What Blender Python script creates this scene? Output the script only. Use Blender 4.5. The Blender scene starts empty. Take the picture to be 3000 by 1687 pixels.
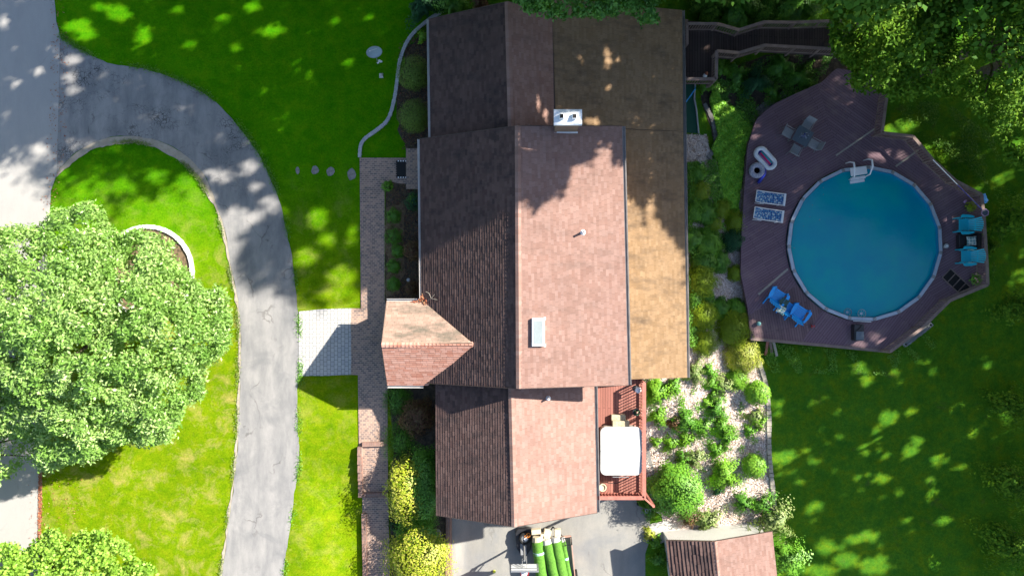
import bpy, math, random
import numpy as np
from mathutils import Vector, Matrix
from mathutils.geometry import delaunay_2d_cdt
random.seed(7); RG = np.random.default_rng(11)
R = math.radians
# ------------------------------------------------------------------ camera, sky, sun, exposure
S = bpy.context.scene
C = S.collection
CAMH = 38.5; F = 2000.0
cam = bpy.data.cameras.new("camera"); camo = bpy.data.objects.new("camera", cam); C.objects.link(camo)
camo.location = (0, 0, CAMH); camo.rotation_euler = (0, 0, 0)
cam.sensor_width = 36; cam.lens = 24.0; cam.clip_end = 2000
S.camera = camo
SUN_EL, SUN_AZ = 33.0, 25.5            # azimuth measured from +x towards +y
SD = np.array([math.cos(R(SUN_EL))*math.cos(R(SUN_AZ)), math.cos(R(SUN_EL))*math.sin(R(SUN_AZ)), math.sin(R(SUN_EL))])
w = bpy.data.worlds.new("World"); S.world = w; w.use_nodes = True
nt = w.node_tree
sky = nt.nodes.new('ShaderNodeTexSky'); sky.sky_type = 'NISHITA'; sky.sun_disc = False
sky.sun_elevation = R(SUN_EL); sky.sun_rotation = R(90-SUN_AZ)
nt.links.new(sky.outputs[0], nt.nodes['Background'].inputs[0]); nt.nodes['Background'].inputs[1].default_value = 0.076
sl = bpy.data.lights.new("sun", 'SUN'); sl.energy = 4.7; sl.angle = R(0.7); sl.color = (1.0, 0.93, 0.82)
so = bpy.data.objects.new("sun", sl); C.objects.link(so)
so.rotation_euler = Vector(SD).to_track_quat('Z', 'Y').to_euler()
S.view_settings.view_transform = 'Standard'; S.view_settings.look = 'None'
S.view_settings.gamma = 1; S.view_settings.exposure = 1.75
S.render.engine = 'CYCLES'
S.cycles.max_bounces = 5; S.cycles.transparent_max_bounces = 6
# ------------------------------------------------------------------ coordinates
def W(px, py, z=0.0):
    k = (CAMH - z)/F
    return Vector(((px-1500)*k, (843.5-py)*k, z))
def sm(t):
    t = np.clip(t, 0, 1); return t*t*(3-2*t)
XW = -3.68
def G(x, y):
    x = np.asarray(x, float); y = np.asarray(y, float)
    front = -0.5*sm((-y-8.8)/2.9)*sm((x+12)/3)
    E = np.where(x < 9.0, -0.7*np.clip((x+3.6)/12.6, 0, 1), -0.7-1.2*sm((x-9.0)/5.0)-0.25*sm((x-14)/4))
    m = sm((-y-5)/5.5)
    back = E*(1-m) + (-2.15)*m
    return np.where(x <= XW, front, back)
def g(x, y): return float(G(x, y))
def WG(px, py, off=0.0):
    z = 0.0
    for _ in range(12):
        p = W(px, py, z); z = g(p.x, p.y)+off
    return W(px, py, z)
def PX(P):
    k = F/(CAMH-P[:, 2]); return 1500+P[:, 0]*k, 843.5-P[:, 1]*k
def inpoly(x, y, poly):
    poly = np.asarray(poly, float); n = len(poly); r = np.zeros(len(x), bool); j = n-1
    for i in range(n):
        xi, yi = poly[i]; xj, yj = poly[j]
        if yi != yj:
            c = ((yi > y) != (yj > y)) & (x < (xj-xi)*(y-yi)/(yj-yi)+xi)
            r ^= c
        j = i
    return r
# ------------------------------------------------------------------ materials
def new_mat(name):
    m = bpy.data.materials.new(name); m.use_nodes = True
    return m, m.node_tree, m.node_tree.nodes['Principled BSDF']
def ramp(t, cols, fac, lo=0.3, hi=0.7):
    r = t.nodes.new('ShaderNodeValToRGB'); n = len(cols)
    while len(r.color_ramp.elements) < n: r.color_ramp.elements.new(0.5)
    for i, c in enumerate(cols):
        e = r.color_ramp.elements[i]; e.position = lo+(hi-lo)*i/max(1, n-1); e.color = (*c, 1)
    t.links.new(fac, r.inputs[0]); return r.outputs[0]
def noise(t, vec, scale, detail=4, rough=0.6, dist=0.0):
    n = t.nodes.new('ShaderNodeTexNoise'); n.inputs['Scale'].default_value = scale; n.inputs['Detail'].default_value = detail
    n.inputs['Roughness'].default_value = rough; n.inputs['Distortion'].default_value = dist
    t.links.new(vec, n.inputs['Vector']); return n.outputs[0]
def coords(t, rz=0.0, sc=(1, 1, 1), kind='Object'):
    tc = t.nodes.new('ShaderNodeTexCoord'); mp = t.nodes.new('ShaderNodeMapping')
    mp.inputs['Rotation'].default_value = (0, 0, rz); mp.inputs['Scale'].default_value = sc
    t.links.new(tc.outputs[kind], mp.inputs[0]); return mp.outputs[0]
def mixc(t, a, b, fac, mode='MIX'):
    m = t.nodes.new('ShaderNodeMix'); m.data_type = 'RGBA'; m.blend_type = mode; m.clamp_factor = True
    for s, v in ((6, a), (7, b), (0, fac)):
        if isinstance(v, (int, float)): m.inputs[s].default_value = v
        elif isinstance(v, tuple): m.inputs[s].default_value = (*v, 1) if len(v) == 3 else v
        else: t.links.new(v, m.inputs[s])
    return m.outputs[2]
def bump(t, b, h, strength=0.3, dist=0.02):
    n = t.nodes.new('ShaderNodeBump'); n.inputs['Strength'].default_value = strength; n.inputs['Distance'].default_value = dist
    t.links.new(h, n.inputs['Height']); t.links.new(n.outputs[0], b.inputs['Normal'])
def mrange(t, v, a, b, c=0.0, d=1.0):
    n = t.nodes.new('ShaderNodeMapRange'); t.links.new(v, n.inputs[0])
    for i, q in enumerate((a, b, c, d)): n.inputs[1+i].default_value = q
    return n.outputs[0]
def mat(name, cols, scale=3.0, rough=0.7, bmp=0.2, fine=30.0, spec=0.3, metal=0.0, dist=0.01, lo=0.3, hi=0.7, dirt=None):
    m, t, b = new_mat(name); v = coords(t)
    cols = [cols, tuple(c*0.85 for c in cols)] if isinstance(cols, tuple) else cols
    c = ramp(t, cols, noise(t, v, scale, 5), lo, hi)
    f = noise(t, v, fine, 3)
    c = mixc(t, c, mixc(t, (0.55, 0.55, 0.55), (1.3, 1.3, 1.3), f), 0.5, 'MULTIPLY')
    if dirt: c = mixc(t, c, dirt, mrange(t, noise(t, v, scale*0.4, 6, 0.7), 0.55, 0.7))
    t.links.new(c, b.inputs['Base Color'])
    b.inputs['Roughness'].default_value = rough; b.inputs['Metallic'].default_value = metal
    b.inputs['Specular IOR Level'].default_value = spec
    if bmp: bump(t, b, f, bmp, dist)
    return m
def leafmat(name, c1, c2, rough=0.45, trans=0.25, spec=0.4, c3=None):
    m, t, b = new_mat(name)
    a = t.nodes.new('ShaderNodeAttribute'); a.attribute_name = 'rnd'
    cols = [c1, c2] + ([c3] if c3 else [])
    c = ramp(t, cols, a.outputs['Fac'], 0.05, 0.95)
    t.links.new(c, b.inputs['Base Color']); b.inputs['Roughness'].default_value = rough
    b.inputs['Specular IOR Level'].default_value = spec
    tr = t.nodes.new('ShaderNodeBsdfTranslucent'); mx = t.nodes.new('ShaderNodeMixShader'); mx.inputs[0].default_value = trans
    t.links.new(mixc(t, c, (1.0, 1.0, 0.35), 1.0, 'MULTIPLY'), tr.inputs[0])
    out = t.nodes['Material Output']
    t.links.new(b.outputs[0], mx.inputs[1]); t.links.new(tr.outputs[0], mx.inputs[2]); t.links.new(mx.outputs[0], out.inputs[0])
    return m
def shingle(name, cols, stain=(0.06, 0.055, 0.05), stain_amt=0.45, rough=0.9, slo=0.49, shi=0.74):
    m, t, b = new_mat(name); v = coords(t)
    a = t.nodes.new('ShaderNodeAttribute'); a.attribute_name = 'rnd'
    c = ramp(t, cols, a.outputs['Fac'], 0.0, 0.93)
    c = mixc(t, c, tuple(q*0.32 for q in cols[0]), mrange(t, a.outputs['Fac'], 0.96, 0.98))
    c = mixc(t, c, mixc(t, (0.5, 0.5, 0.5), (1.25, 1.25, 1.25), noise(t, v, 45, 2)), 0.45, 'MULTIPLY')
    c = mixc(t, c, mixc(t, (0.72, 0.72, 0.74), (1.12, 1.1, 1.08), noise(t, coords(t, 0, (0.35, 1.0, 1)), 0.9, 4)), 0.8, 'MULTIPLY')
    st = mrange(t, noise(t, coords(t, 0, (0.4, 1.2, 1)), 1.3, 6, 0.7), slo, shi, 0, stain_amt)
    c = mixc(t, c, stain, st)
    t.links.new(c, b.inputs['Base Color']); b.inputs['Roughness'].default_value = rough; b.inputs['Specular IOR Level'].default_value = 0.15
    bump(t, b, noise(t, v, 90, 2), 0.5, 0.006)
    return m
def bricks(name, c1, c2, mortar, bw, bh, rz=0.0, msize=0.01, offset=0.5, rough=0.85, var=1.0, squash=1.0, dirt=(0.05, 0.05, 0.04), dirt_amt=0.4, bmp=0.4):
    m, t, b = new_mat(name); v = coords(t, rz)
    wv = t.nodes.new('ShaderNodeVectorMath'); wv.operation = 'ADD'
    nn = t.nodes.new('ShaderNodeTexNoise'); nn.inputs['Scale'].default_value = 1.5; t.links.new(v, nn.inputs[0])
    sc = t.nodes.new('ShaderNodeVectorMath'); sc.operation = 'SCALE'; sc.inputs[3].default_value = 0.03
    t.links.new(nn.outputs['Color'], sc.inputs[0]); t.links.new(v, wv.inputs[0]); t.links.new(sc.outputs[0], wv.inputs[1])
    n = t.nodes.new('ShaderNodeTexBrick'); n.offset = offset; n.squash = squash
    n.inputs['Color1'].default_value = (*c1, 1); n.inputs['Color2'].default_value = (*c2, 1); n.inputs['Mortar'].default_value = (*mortar, 1)
    n.inputs['Scale'].default_value = 1.0; n.inputs['Mortar Size'].default_value = msize; n.inputs['Mortar Smooth'].default_value = 0.1
    n.inputs['Brick Width'].default_value = bw; n.inputs['Row Height'].default_value = bh; n.inputs['Bias'].default_value = 0.0
    t.links.new(wv.outputs[0], n.inputs['Vector'])
    c = mixc(t, n.outputs[0], mixc(t, (0.55, 0.55, 0.55), (1.3, 1.3, 1.3), noise(t, v, 25, 3)), 0.4*var, 'MULTIPLY')
    c = mixc(t, c, dirt, mrange(t, noise(t, v, 0.8, 6, 0.7), 0.5, 0.75, 0, dirt_amt))
    t.links.new(c, b.inputs['Base Color']); b.inputs['Roughness'].default_value = rough; b.inputs['Specular IOR Level'].default_value = 0.2
    inv = t.nodes.new('ShaderNodeMath'); inv.operation = 'SUBTRACT'; inv.inputs[0].default_value = 1.0
    t.links.new(n.outputs[1], inv.inputs[1]); bump(t, b, inv.outputs[0], bmp, 0.01)
    return m
def lawn(name, a, b2, c3, dry, dry_lo, dry_hi, lush=None):
    m, t, b = new_mat(name); v = coords(t)
    big = noise(t, v, 0.35, 5, 0.6); mid = noise(t, v, 1.7, 6, 0.7); fin = noise(t, v, 9.0, 5, 0.75); vf = noise(t, v, 38, 3, 0.8)
    c = ramp(t, [a, b2, c3], mid, 0.3, 0.7)
    df = mrange(t, noise(t, v, 0.9, 8, 0.72, 0.4), dry_lo, dry_hi, 0, 0.85)
    if lush:
        s_ = t.nodes.new('ShaderNodeSeparateXYZ'); t.links.new(v, s_.inputs[0])
        wob = t.nodes.new('ShaderNodeMath'); wob.operation = 'MULTIPLY_ADD'; t.links.new(mid, wob.inputs[0]); wob.inputs[1].default_value = 6.0; t.links.new(s_.outputs[1], wob.inputs[2])
        ly = mrange(t, wob.outputs[0], 1.0, 10.0)
        lx = mrange(t, s_.outputs[0], -15.0, -11.5, 0, 0.6)
        mxx = t.nodes.new('ShaderNodeMath'); mxx.operation = 'MAXIMUM'; t.links.new(ly, mxx.inputs[0]); t.links.new(lx, mxx.inputs[1])
        c = mixc(t, c, ramp(t, lush, mid, 0.3, 0.7), ly)
        iv = t.nodes.new('ShaderNodeMath'); iv.operation = 'SUBTRACT'; iv.inputs[0].default_value = 1.0; t.links.new(mxx.outputs[0], iv.inputs[1])
        m3 = t.nodes.new('ShaderNodeMath'); m3.operation = 'MULTIPLY'; t.links.new(df, m3.inputs[0]); t.links.new(iv.outputs[0], m3.inputs[1]); df = m3.outputs[0]
    c = mixc(t, c, dry, df)
    c = mixc(t, c, mixc(t, (0.45, 0.5, 0.4), (1.45, 1.4, 1.3), mrange(t, fin, 0.3, 0.7)), 0.55, 'MULTIPLY')
    c = mixc(t, c, mixc(t, (0.4, 0.4, 0.35), (1.6, 1.6, 1.5), mrange(t, vf, 0.32, 0.68)), 0.5, 'MULTIPLY')
    c = mixc(t, c, mixc(t, (0.8, 0.85, 0.8), (1.15, 1.12, 1.1), mrange(t, big, 0.35, 0.65)), 0.8, 'MULTIPLY')
    t.links.new(c, b.inputs['Base Color']); b.inputs['Roughness'].default_value = 0.9; b.inputs['Specular IOR Level'].default_value = 0.0
    bump(t, b, vf, 0.9, 0.04)
    return m
def asphalt(name, cols, patch, patch_lo, patch_hi, crack=0.6, wear=None):
    m, t, b = new_mat(name); v = coords(t)
    c = ramp(t, cols, noise(t, coords(t, 0, (1.6, 0.45, 1)), 0.8, 6, 0.65), 0.3, 0.7)
    f = noise(t, v, 55, 3, 0.8)
    c = mixc(t, c, mixc(t, (0.5, 0.5, 0.5), (1.35, 1.35, 1.35), mrange(t, f, 0.3, 0.7)), 0.35, 'MULTIPLY')
    c = mixc(t, c, patch, mrange(t, noise(t, v, 0.55, 7, 0.7, 0.5), patch_lo, patch_hi, 0, 0.8))
    # sparse long cracks: edges of big distorted cells, broken up by noise
    vo = t.nodes.new('ShaderNodeTexVoronoi'); vo.feature = 'DISTANCE_TO_EDGE'; vo.inputs['Scale'].default_value = 0.22
    nn = t.nodes.new('ShaderNodeTexNoise'); nn.inputs['Scale'].default_value = 1.2; nn.inputs['Detail'].default_value = 6; t.links.new(v, nn.inputs[0])
    va = t.nodes.new('ShaderNodeVectorMath'); va.operation = 'ADD'; t.links.new(v, va.inputs[0]); t.links.new(nn.outputs['Color'], va.inputs[1])
    t.links.new(va.outputs[0], vo.inputs[0])
    line = mrange(t, vo.outputs[0], 0.003, 0.009, 1, 0)
    brk = mrange(t, noise(t, v, 0.5, 3), 0.52, 0.60, 0, crack)
    mm = t.nodes.new('ShaderNodeMath'); mm.operation = 'MULTIPLY'; t.links.new(line, mm.inputs[0]); t.links.new(brk, mm.inputs[1])
    c = mixc(t, c, (0.05, 0.045, 0.04), mm.outputs[0])
    if wear:
        # crazed (alligator) cracking in patches
        v2 = t.nodes.new('ShaderNodeTexVoronoi'); v2.feature = 'DISTANCE_TO_EDGE'; v2.inputs['Scale'].default_value = 5.0
        t.links.new(va.outputs[0], v2.inputs[0])
        l2 = mrange(t, v2.outputs[0], 0.03, 0.10, 1, 0)
        g_ = t.nodes.new('ShaderNodeSeparateXYZ'); t.links.new(v, g_.inputs[0])
        b1 = mrange(t, g_.outputs[1], 4.0, 8.0, 0, 1)
        b0 = mrange(t, noise(t, coords(t, 0.5, (1, 1.6, 1)), 0.42, 6, 0.7), 0.50, 0.62, 0, wear)
        bm = t.nodes.new('ShaderNodeMath'); bm.operation = 'MULTIPLY'; t.links.new(b1, bm.inputs[0]); t.links.new(b0, bm.inputs[1]); b2 = bm.outputs[0]
        m2 = t.nodes.new('ShaderNodeMath'); m2.operation = 'MULTIPLY'; t.links.new(l2, m2.inputs[0]); t.links.new(b2, m2.inputs[1])
        c = mixc(t, c, (0.035, 0.035, 0.035), m2.outputs[0])
    t.links.new(c, b.inputs['Base Color']); b.inputs['Roughness'].default_value = 0.85; b.inputs['Specular IOR Level'].default_value = 0.2
    bump(t, b, f, 0.5, 0.01)
    return m
M = {}
M['lawn'] = lawn('front_lawn_grass', (0.082, 0.178, 0.003), (0.14, 0.228, 0.004), (0.20, 0.25, 0.008), (0.36, 0.30, 0.10), 0.49, 0.70, [(0.030, 0.185, 0.002), (0.060, 0.225, 0.003), (0.10, 0.25, 0.004)])
M['lawn2'] = lawn('back_lawn_grass', (0.038, 0.145, 0.016), (0.070, 0.18, 0.014), (0.13, 0.21, 0.010), (0.10, 0.09, 0.04), 0.6, 0.8)
M['street'] = asphalt('street_asphalt', [(0.32, 0.312, 0.30), (0.37, 0.358, 0.34)], (0.34, 0.33, 0.315), 0.5, 0.7, 0.1)
M['drive'] = asphalt('drive_asphalt', [(0.17, 0.172, 0.176), (0.31, 0.30, 0.29)], (0.14, 0.145, 0.152), 0.5, 0.72, 0.45, 0.8)
M['court'] = asphalt('court_asphalt', [(0.21, 0.208, 0.195), (0.29, 0.28, 0.255)], (0.17, 0.18, 0.19), 0.45, 0.72, 0.3)
M['brickwalk'] = bricks('walk_brick', (0.40, 0.265, 0.20), (0.16, 0.13, 0.125), (0.46, 0.34, 0.27), 0.205, 0.112, 0, 0.012)
M['brickwall'] = bricks('edging_brick', (0.30, 0.17, 0.13), (0.20, 0.12, 0.10), (0.25, 0.20, 0.17), 0.10, 0.21, 0, 0.01, 0.0)
M['paver'] = bricks('pale_paver', (0.47, 0.455, 0.43), (0.39, 0.385, 0.38), (0.12, 0.13, 0.13), 0.26, 0.20, R(90), 0.011, 0.37, 0.8, 0.6, dirt=(0.45, 0.38, 0.32), dirt_amt=0.35)
M['conc'] = mat('concrete', [(0.42, 0.40, 0.36), (0.52, 0.50, 0.46)], 1.5, 0.85, 0.3, 30)
M['gravelstrip'] = mat('sandy_edge', [(0.30, 0.26, 0.20), (0.42, 0.37, 0.30)], 3, 0.95, 0.6, 40)
M['soil'] = mat('dark_soil', [(0.025, 0.022, 0.018), (0.07, 0.055, 0.04), (0.12, 0.09, 0.06)], 4, 0.95, 0.8, 25, dist=0.05)
M['tansoil'] = mat('tan_soil', [(0.06, 0.045, 0.03), (0.20, 0.14, 0.08), (0.12, 0.09, 0.06)], 3, 0.95, 0.8, 25, dist=0.04)
M['mulch'] = mat('bark_mulch', [(0.32, 0.23, 0.19), (0.56, 0.46, 0.41), (0.70, 0.62, 0.58)], 4, 0.95, 0.9, 28, dist=0.05)
M['chips'] = leafmat('mulch_chips', (0.34, 0.22, 0.15), (0.72, 0.60, 0.52), 0.9, 0.0, 0.1, (0.82, 0.75, 0.70))
M['stone'] = mat('edging_stone', [(0.16, 0.15, 0.14), (0.30, 0.29, 0.27)], 6, 0.9, 0.5, 30)
M['palestone'] = mat('pale_edging_stone', [(0.40, 0.40, 0.42), (0.55, 0.55, 0.56)], 6, 0.9, 0.5, 30)
M['whitestone'] = mat('white_edging', [(0.62, 0.60, 0.58), (0.75, 0.73, 0.71)], 6, 0.85, 0.4, 30)
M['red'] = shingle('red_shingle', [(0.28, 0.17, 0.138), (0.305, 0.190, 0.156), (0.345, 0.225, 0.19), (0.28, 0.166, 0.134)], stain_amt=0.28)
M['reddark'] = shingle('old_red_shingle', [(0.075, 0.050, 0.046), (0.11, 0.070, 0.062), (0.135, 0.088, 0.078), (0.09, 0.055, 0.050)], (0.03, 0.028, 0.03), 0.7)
M['redlight'] = shingle('porch_red_shingle', [(0.46, 0.20, 0.14), (0.54, 0.28, 0.21), (0.60, 0.34, 0.27)], (0.16, 0.14, 0.11), 0.25)
M['tan'] = shingle('tan_shingle', [(0.285, 0.185, 0.10), (0.32, 0.212, 0.12), (0.355, 0.24, 0.14)], (0.085, 0.065, 0.05), 0.7)
M['porchn'] = shingle('porch_stained_shingle', [(0.36, 0.245, 0.19), (0.41, 0.285, 0.225), (0.33, 0.22, 0.168)], (0.13, 0.115, 0.09), 0.95, slo=0.44, shi=0.62)
M['fascia'] = mat('dark_trim_paint', (0.10, 0.07, 0.06), 3, 0.6, 0.1)
M['gutter'] = mat('grey_gutter_metal', [(0.20, 0.19, 0.19), (0.33, 0.31, 0.30)], 2, 0.4, 0.1, metal=0.3)
M['gutterpale'] = mat('pale_gutter_metal', [(0.50, 0.48, 0.46), (0.62, 0.60, 0.58)], 2, 0.4, 0.1, metal=0.2)
M['siding'] = bricks('wall_siding', (0.30, 0.20, 0.15), (0.26, 0.18, 0.13), (0.10, 0.07, 0.05), 4.0, 0.18)
M['steel'] = mat('pale_steel', [(0.78, 0.82, 0.84), (0.86, 0.88, 0.90)], 4, 0.4, 0.05, metal=0.25, spec=0.5)
M['black'] = mat('matte_black', (0.012, 0.012, 0.013), 5, 0.6, 0.1)
M['blackp'] = mat('black_plastic', (0.022, 0.022, 0.025), 5, 0.4, 0.1, spec=0.5)
M['rubber'] = mat('tyre_rubber', (0.018, 0.018, 0.018), 9, 0.8, 0.4)
M['white'] = mat('white_plastic', (0.86, 0.86, 0.86), 2, 0.45, 0.03, spec=0.5)
M['cover'] = mat('white_vinyl', [(0.42, 0.42, 0.41), (0.49, 0.49, 0.48)], 1.5, 0.55, 0.2, 7)
M['greymetal'] = mat('grey_metal', (0.32, 0.33, 0.34), 6, 0.45, 0.1, metal=0.5)
M['reddeck'] = bricks('red_deck_boards', (0.34, 0.15, 0.118), (0.26, 0.108, 0.085), (0.04, 0.015, 0.012), 4.5, 0.14, R(90), 0.008, 0.33, dirt=(0.20, 0.09, 0.07))
M['redwood'] = mat('red_stained_wood', [(0.42, 0.17, 0.13), (0.34, 0.12, 0.09)], 5, 0.7, 0.3, 25)
def planks(name, ang, c1=(0.20, 0.130, 0.155), c2=(0.165, 0.105, 0.128)):
    return bricks(name, c1, c2, (0.05, 0.035, 0.04), 3.6, 0.145, ang, 0.008, 0.37, dirt=(0.26, 0.19, 0.17), dirt_amt=0.6)
M['p1'] = planks('deck_boards_diagonal', R(-30)); M['p2'] = planks('deck_boards_upright', R(80), (0.20, 0.13, 0.135), (0.145, 0.092, 0.098))
M['p3'] = planks('deck_boards_rising', R(35)); M['p4'] = planks('deck_boards_falling', R(-52))
M['oldwood'] = mat('weathered_rail_wood', [(0.17, 0.12, 0.105), (0.27, 0.20, 0.17)], 3, 0.8, 0.3, 25)
M['darkwood'] = bricks('dark_walkway_boards', (0.085, 0.062, 0.055), (0.06, 0.042, 0.04), (0.012, 0.01, 0.01), 3.0, 0.15, R(90), 0.01, 0.4)
M['greywood'] = mat('grey_old_board', [(0.30, 0.27, 0.22), (0.42, 0.38, 0.32)], 6, 0.9, 0.3, 25)
M['bark'] = mat('tree_bark', [(0.07, 0.05, 0.035), (0.14, 0.11, 0.08)], 8, 0.95, 0.8, 30, dist=0.05)
M['blue'] = mat('blue_chair_plastic', (0.006, 0.36, 0.88), 2, 0.4, 0.03, spec=0.5)
M['teal'] = mat('teal_chair_plastic', (0.01, 0.52, 0.66), 2, 0.4, 0.03, spec=0.5)
M['navy'] = mat('deep_blue_vinyl', (0.005, 0.02, 0.30), 2, 0.3, 0.03, spec=0.5)
M['sling'] = mat('grey_sling_fabric', (0.30, 0.31, 0.32), 10, 0.8, 0.3, 60)
M['tabletop'] = mat('slate_table_top', (0.10, 0.13, 0.16), 4, 0.35, 0.05, spec=0.5)
M['poolrim'] = mat('pool_rim_metal', [(0.36, 0.42, 0.50), (0.46, 0.53, 0.60)], 3, 0.45, 0.08, metal=0.1)
M['liner'] = mat('pool_liner', (0.01, 0.25, 0.45), 3, 0.6, 0.0)
M['turf'] = mat('rolled_turf', [(0.06, 0.17, 0.02), (0.12, 0.29, 0.035)], 9, 0.95, 1.0, 45, dist=0.03)
M['matgreen'] = mat('dark_green_mat', (0.012, 0.075, 0.05), 3, 0.9, 0.3, 30)
M['strap'] = mat('pale_blue_strap', (0.45, 0.68, 0.78), 3, 0.6, 0.0)
M['card'] = mat('cardboard', [(0.52, 0.44, 0.30), (0.62, 0.54, 0.40)], 3, 0.85, 0.1)
M['terra'] = mat('terracotta', (0.48, 0.17, 0.10), 3, 0.7, 0.1)
M['pinkwood'] = mat('pinkish_board', (0.52, 0.30, 0.24), 3, 0.8, 0.2)
M['pink'] = mat('pink_vinyl', (0.85, 0.04, 0.20), 3, 0.4, 0.0); M['lilac'] = mat('lilac_vinyl', (0.5, 0.3, 0.5), 3, 0.4, 0.0)
M['aqua'] = mat('aqua_vinyl', (0.05, 0.42, 0.42), 3, 0.4, 0.0)
M['redpaint'] = mat('red_paint', (0.55, 0.02, 0.015), 3, 0.4, 0.0)
M['orange'] = mat('orange_hose', (0.65, 0.22, 0.03), 3, 0.5, 0.0)
M['yellow'] = mat('yellow_felt', (0.60, 0.65, 0.05), 3, 0.9, 0.2)
M['cinder'] = mat('cinder_block', (0.36, 0.37, 0.37), 8, 0.95, 0.5, 40)
M['dish'] = mat('dish_grey', (0.36, 0.46, 0.52), 3, 0.5, 0.02)
def water():
    m, t, b = new_mat('pool_water'); v = coords(t)
    c = ramp(t, [(0.0, 0.36, 0.50), (0.0, 0.40, 0.50), (0.0, 0.44, 0.48)], noise(t, v, 0.5, 3), 0.35, 0.65)
    t.links.new(c, b.inputs['Base Color']); b.inputs['Roughness'].default_value = 0.06; b.inputs['IOR'].default_value = 1.33
    bump(t, b, noise(t, v, 5.0, 3), 0.35, 0.02)
    tr = t.nodes.new('ShaderNodeBsdfTransparent'); tr.inputs[0].default_value = (0.5, 0.9, 1, 1)
    mx = t.nodes.new('ShaderNodeMixShader'); mx.inputs[0].default_value = 0.22
    t.links.new(b.outputs[0], mx.inputs[1]); t.links.new(tr.outputs[0], mx.inputs[2]); t.links.new(mx.outputs[0], t.nodes['Material Output'].inputs[0])
    return m
M['water'] = water()
def pattern(name, a, b2, c3, s):
    m, t, b = new_mat(name); v = coords(t, R(45))
    ck = t.nodes.new('ShaderNodeTexChecker'); ck.inputs['Scale'].default_value = s; t.links.new(v, ck.inputs[0])
    ck.inputs[1].default_value = (*a, 1); ck.inputs[2].default_value = (*b2, 1)
    c = mixc(t, ck.outputs[0], c3, mrange(t, noise(t, v, s*0.9, 2), 0.55, 0.6, 0, 0.9))
    t.links.new(c, b.inputs['Base Color']); b.inputs['Roughness'].default_value = 0.8; return m
M['chaisefab'] = pattern('blue_lattice_fabric', (0.02, 0.05, 0.22), (0.05, 0.22, 0.38), (0.50, 0.58, 0.55), 11)
M['cushfab'] = pattern('leafy_cushion_fabric', (0.55, 0.58, 0.50), (0.10, 0.28, 0.28), (0.62, 0.62, 0.52), 9)
M['ballfab'] = pattern('ball_skin', (0.5, 0.03, 0.02), (0.10, 0.09, 0.15), (0.4, 0.1, 0.02), 14)
M['tubefab'] = pattern('speckled_float_vinyl', (0.42, 0.42, 0.46), (0.25, 0.24, 0.32), (0.55, 0.52, 0.55), 16)
M['glass'] = mat('skylight_glass', (0.26, 0.30, 0.31), 2, 0.12, 0.0, spec=0.6)
# foliage
M['L_left'] = leafmat('tulip_tree_leaf', (0.11, 0.25, 0.03), (0.23, 0.41, 0.08), 0.42, 0.30, 0.45, (0.40, 0.55, 0.20))
M['L_cover'] = leafmat('ground_cover_leaf', (0.13, 0.38, 0.025), (0.24, 0.55, 0.04), 0.5, 0.2, 0.3, (0.36, 0.62, 0.05))
M['L_lime'] = leafmat('lime_tree_leaf', (0.13, 0.28, 0.02), (0.25, 0.44, 0.05), 0.5, 0.3, 0.3, (0.36, 0.54, 0.10))
M['L_far'] = leafmat('broad_tree_leaf', (0.04, 0.12, 0.012), (0.08, 0.20, 0.02), 0.65, 0.2, 0.15, (0.14, 0.27, 0.03))
M['L_ne'] = leafmat('wood_edge_leaf', (0.04, 0.12, 0.008), (0.09, 0.20, 0.012), 0.65, 0.25, 0.12, (0.17, 0.30, 0.02))
M['L_top'] = leafmat('walnut_leaf', (0.05, 0.16, 0.02), (0.10, 0.27, 0.04), 0.45, 0.25, 0.4, (0.18, 0.38, 0.06))
M['L_box'] = leafmat('boxwood_leaf', (0.10, 0.19, 0.03), (0.19, 0.29, 0.05), 0.6, 0.1, 0.2)
M['L_dark'] = leafmat('yew_leaf', (0.018, 0.075, 0.030), (0.030, 0.120, 0.038), 0.6, 0.1, 0.25)
M['L_green'] = leafmat('garden_leaf', (0.08, 0.24, 0.02), (0.18, 0.40, 0.03), 0.5, 0.2, 0.35)
M['L_mid'] = leafmat('laurel_leaf', (0.06, 0.20, 0.02), (0.14, 0.34, 0.03), 0.45, 0.2, 0.4)
M['L_bright'] = leafmat('spring_green_leaf', (0.12, 0.32, 0.02), (0.26, 0.48, 0.04), 0.5, 0.2, 0.35)
M['L_gold'] = leafmat('golden_leaf', (0.160, 0.240, 0.012), (0.336, 0.384, 0.032), 0.5, 0.2, 0.35, (0.480, 0.480, 0.128))
M['L_varieg'] = leafmat('variegated_leaf', (0.14, 0.22, 0.008), (0.32, 0.37, 0.02), 0.5, 0.15, 0.3, (0.46, 0.44, 0.09))
M['L_olive'] = leafmat('olive_leaf', (0.17, 0.28, 0.012), (0.30, 0.40, 0.02), 0.5, 0.2, 0.3)
M['L_maroon'] = leafmat('maroon_leaf', (0.075, 0.045, 0.022), (0.180, 0.075, 0.045), 0.5, 0.2, 0.3, (0.150, 0.135, 0.045))
M['L_redlitter'] = leafmat('red_fallen_leaf', (0.22, 0.06, 0.035), (0.36, 0.12, 0.06), 0.8, 0.0, 0.2, (0.36, 0.22, 0.12))
M['L_pale'] = leafmat('silvery_leaf', (0.10, 0.19, 0.03), (0.20, 0.28, 0.07), 0.5, 0.2, 0.4, (0.32, 0.38, 0.15))
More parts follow.
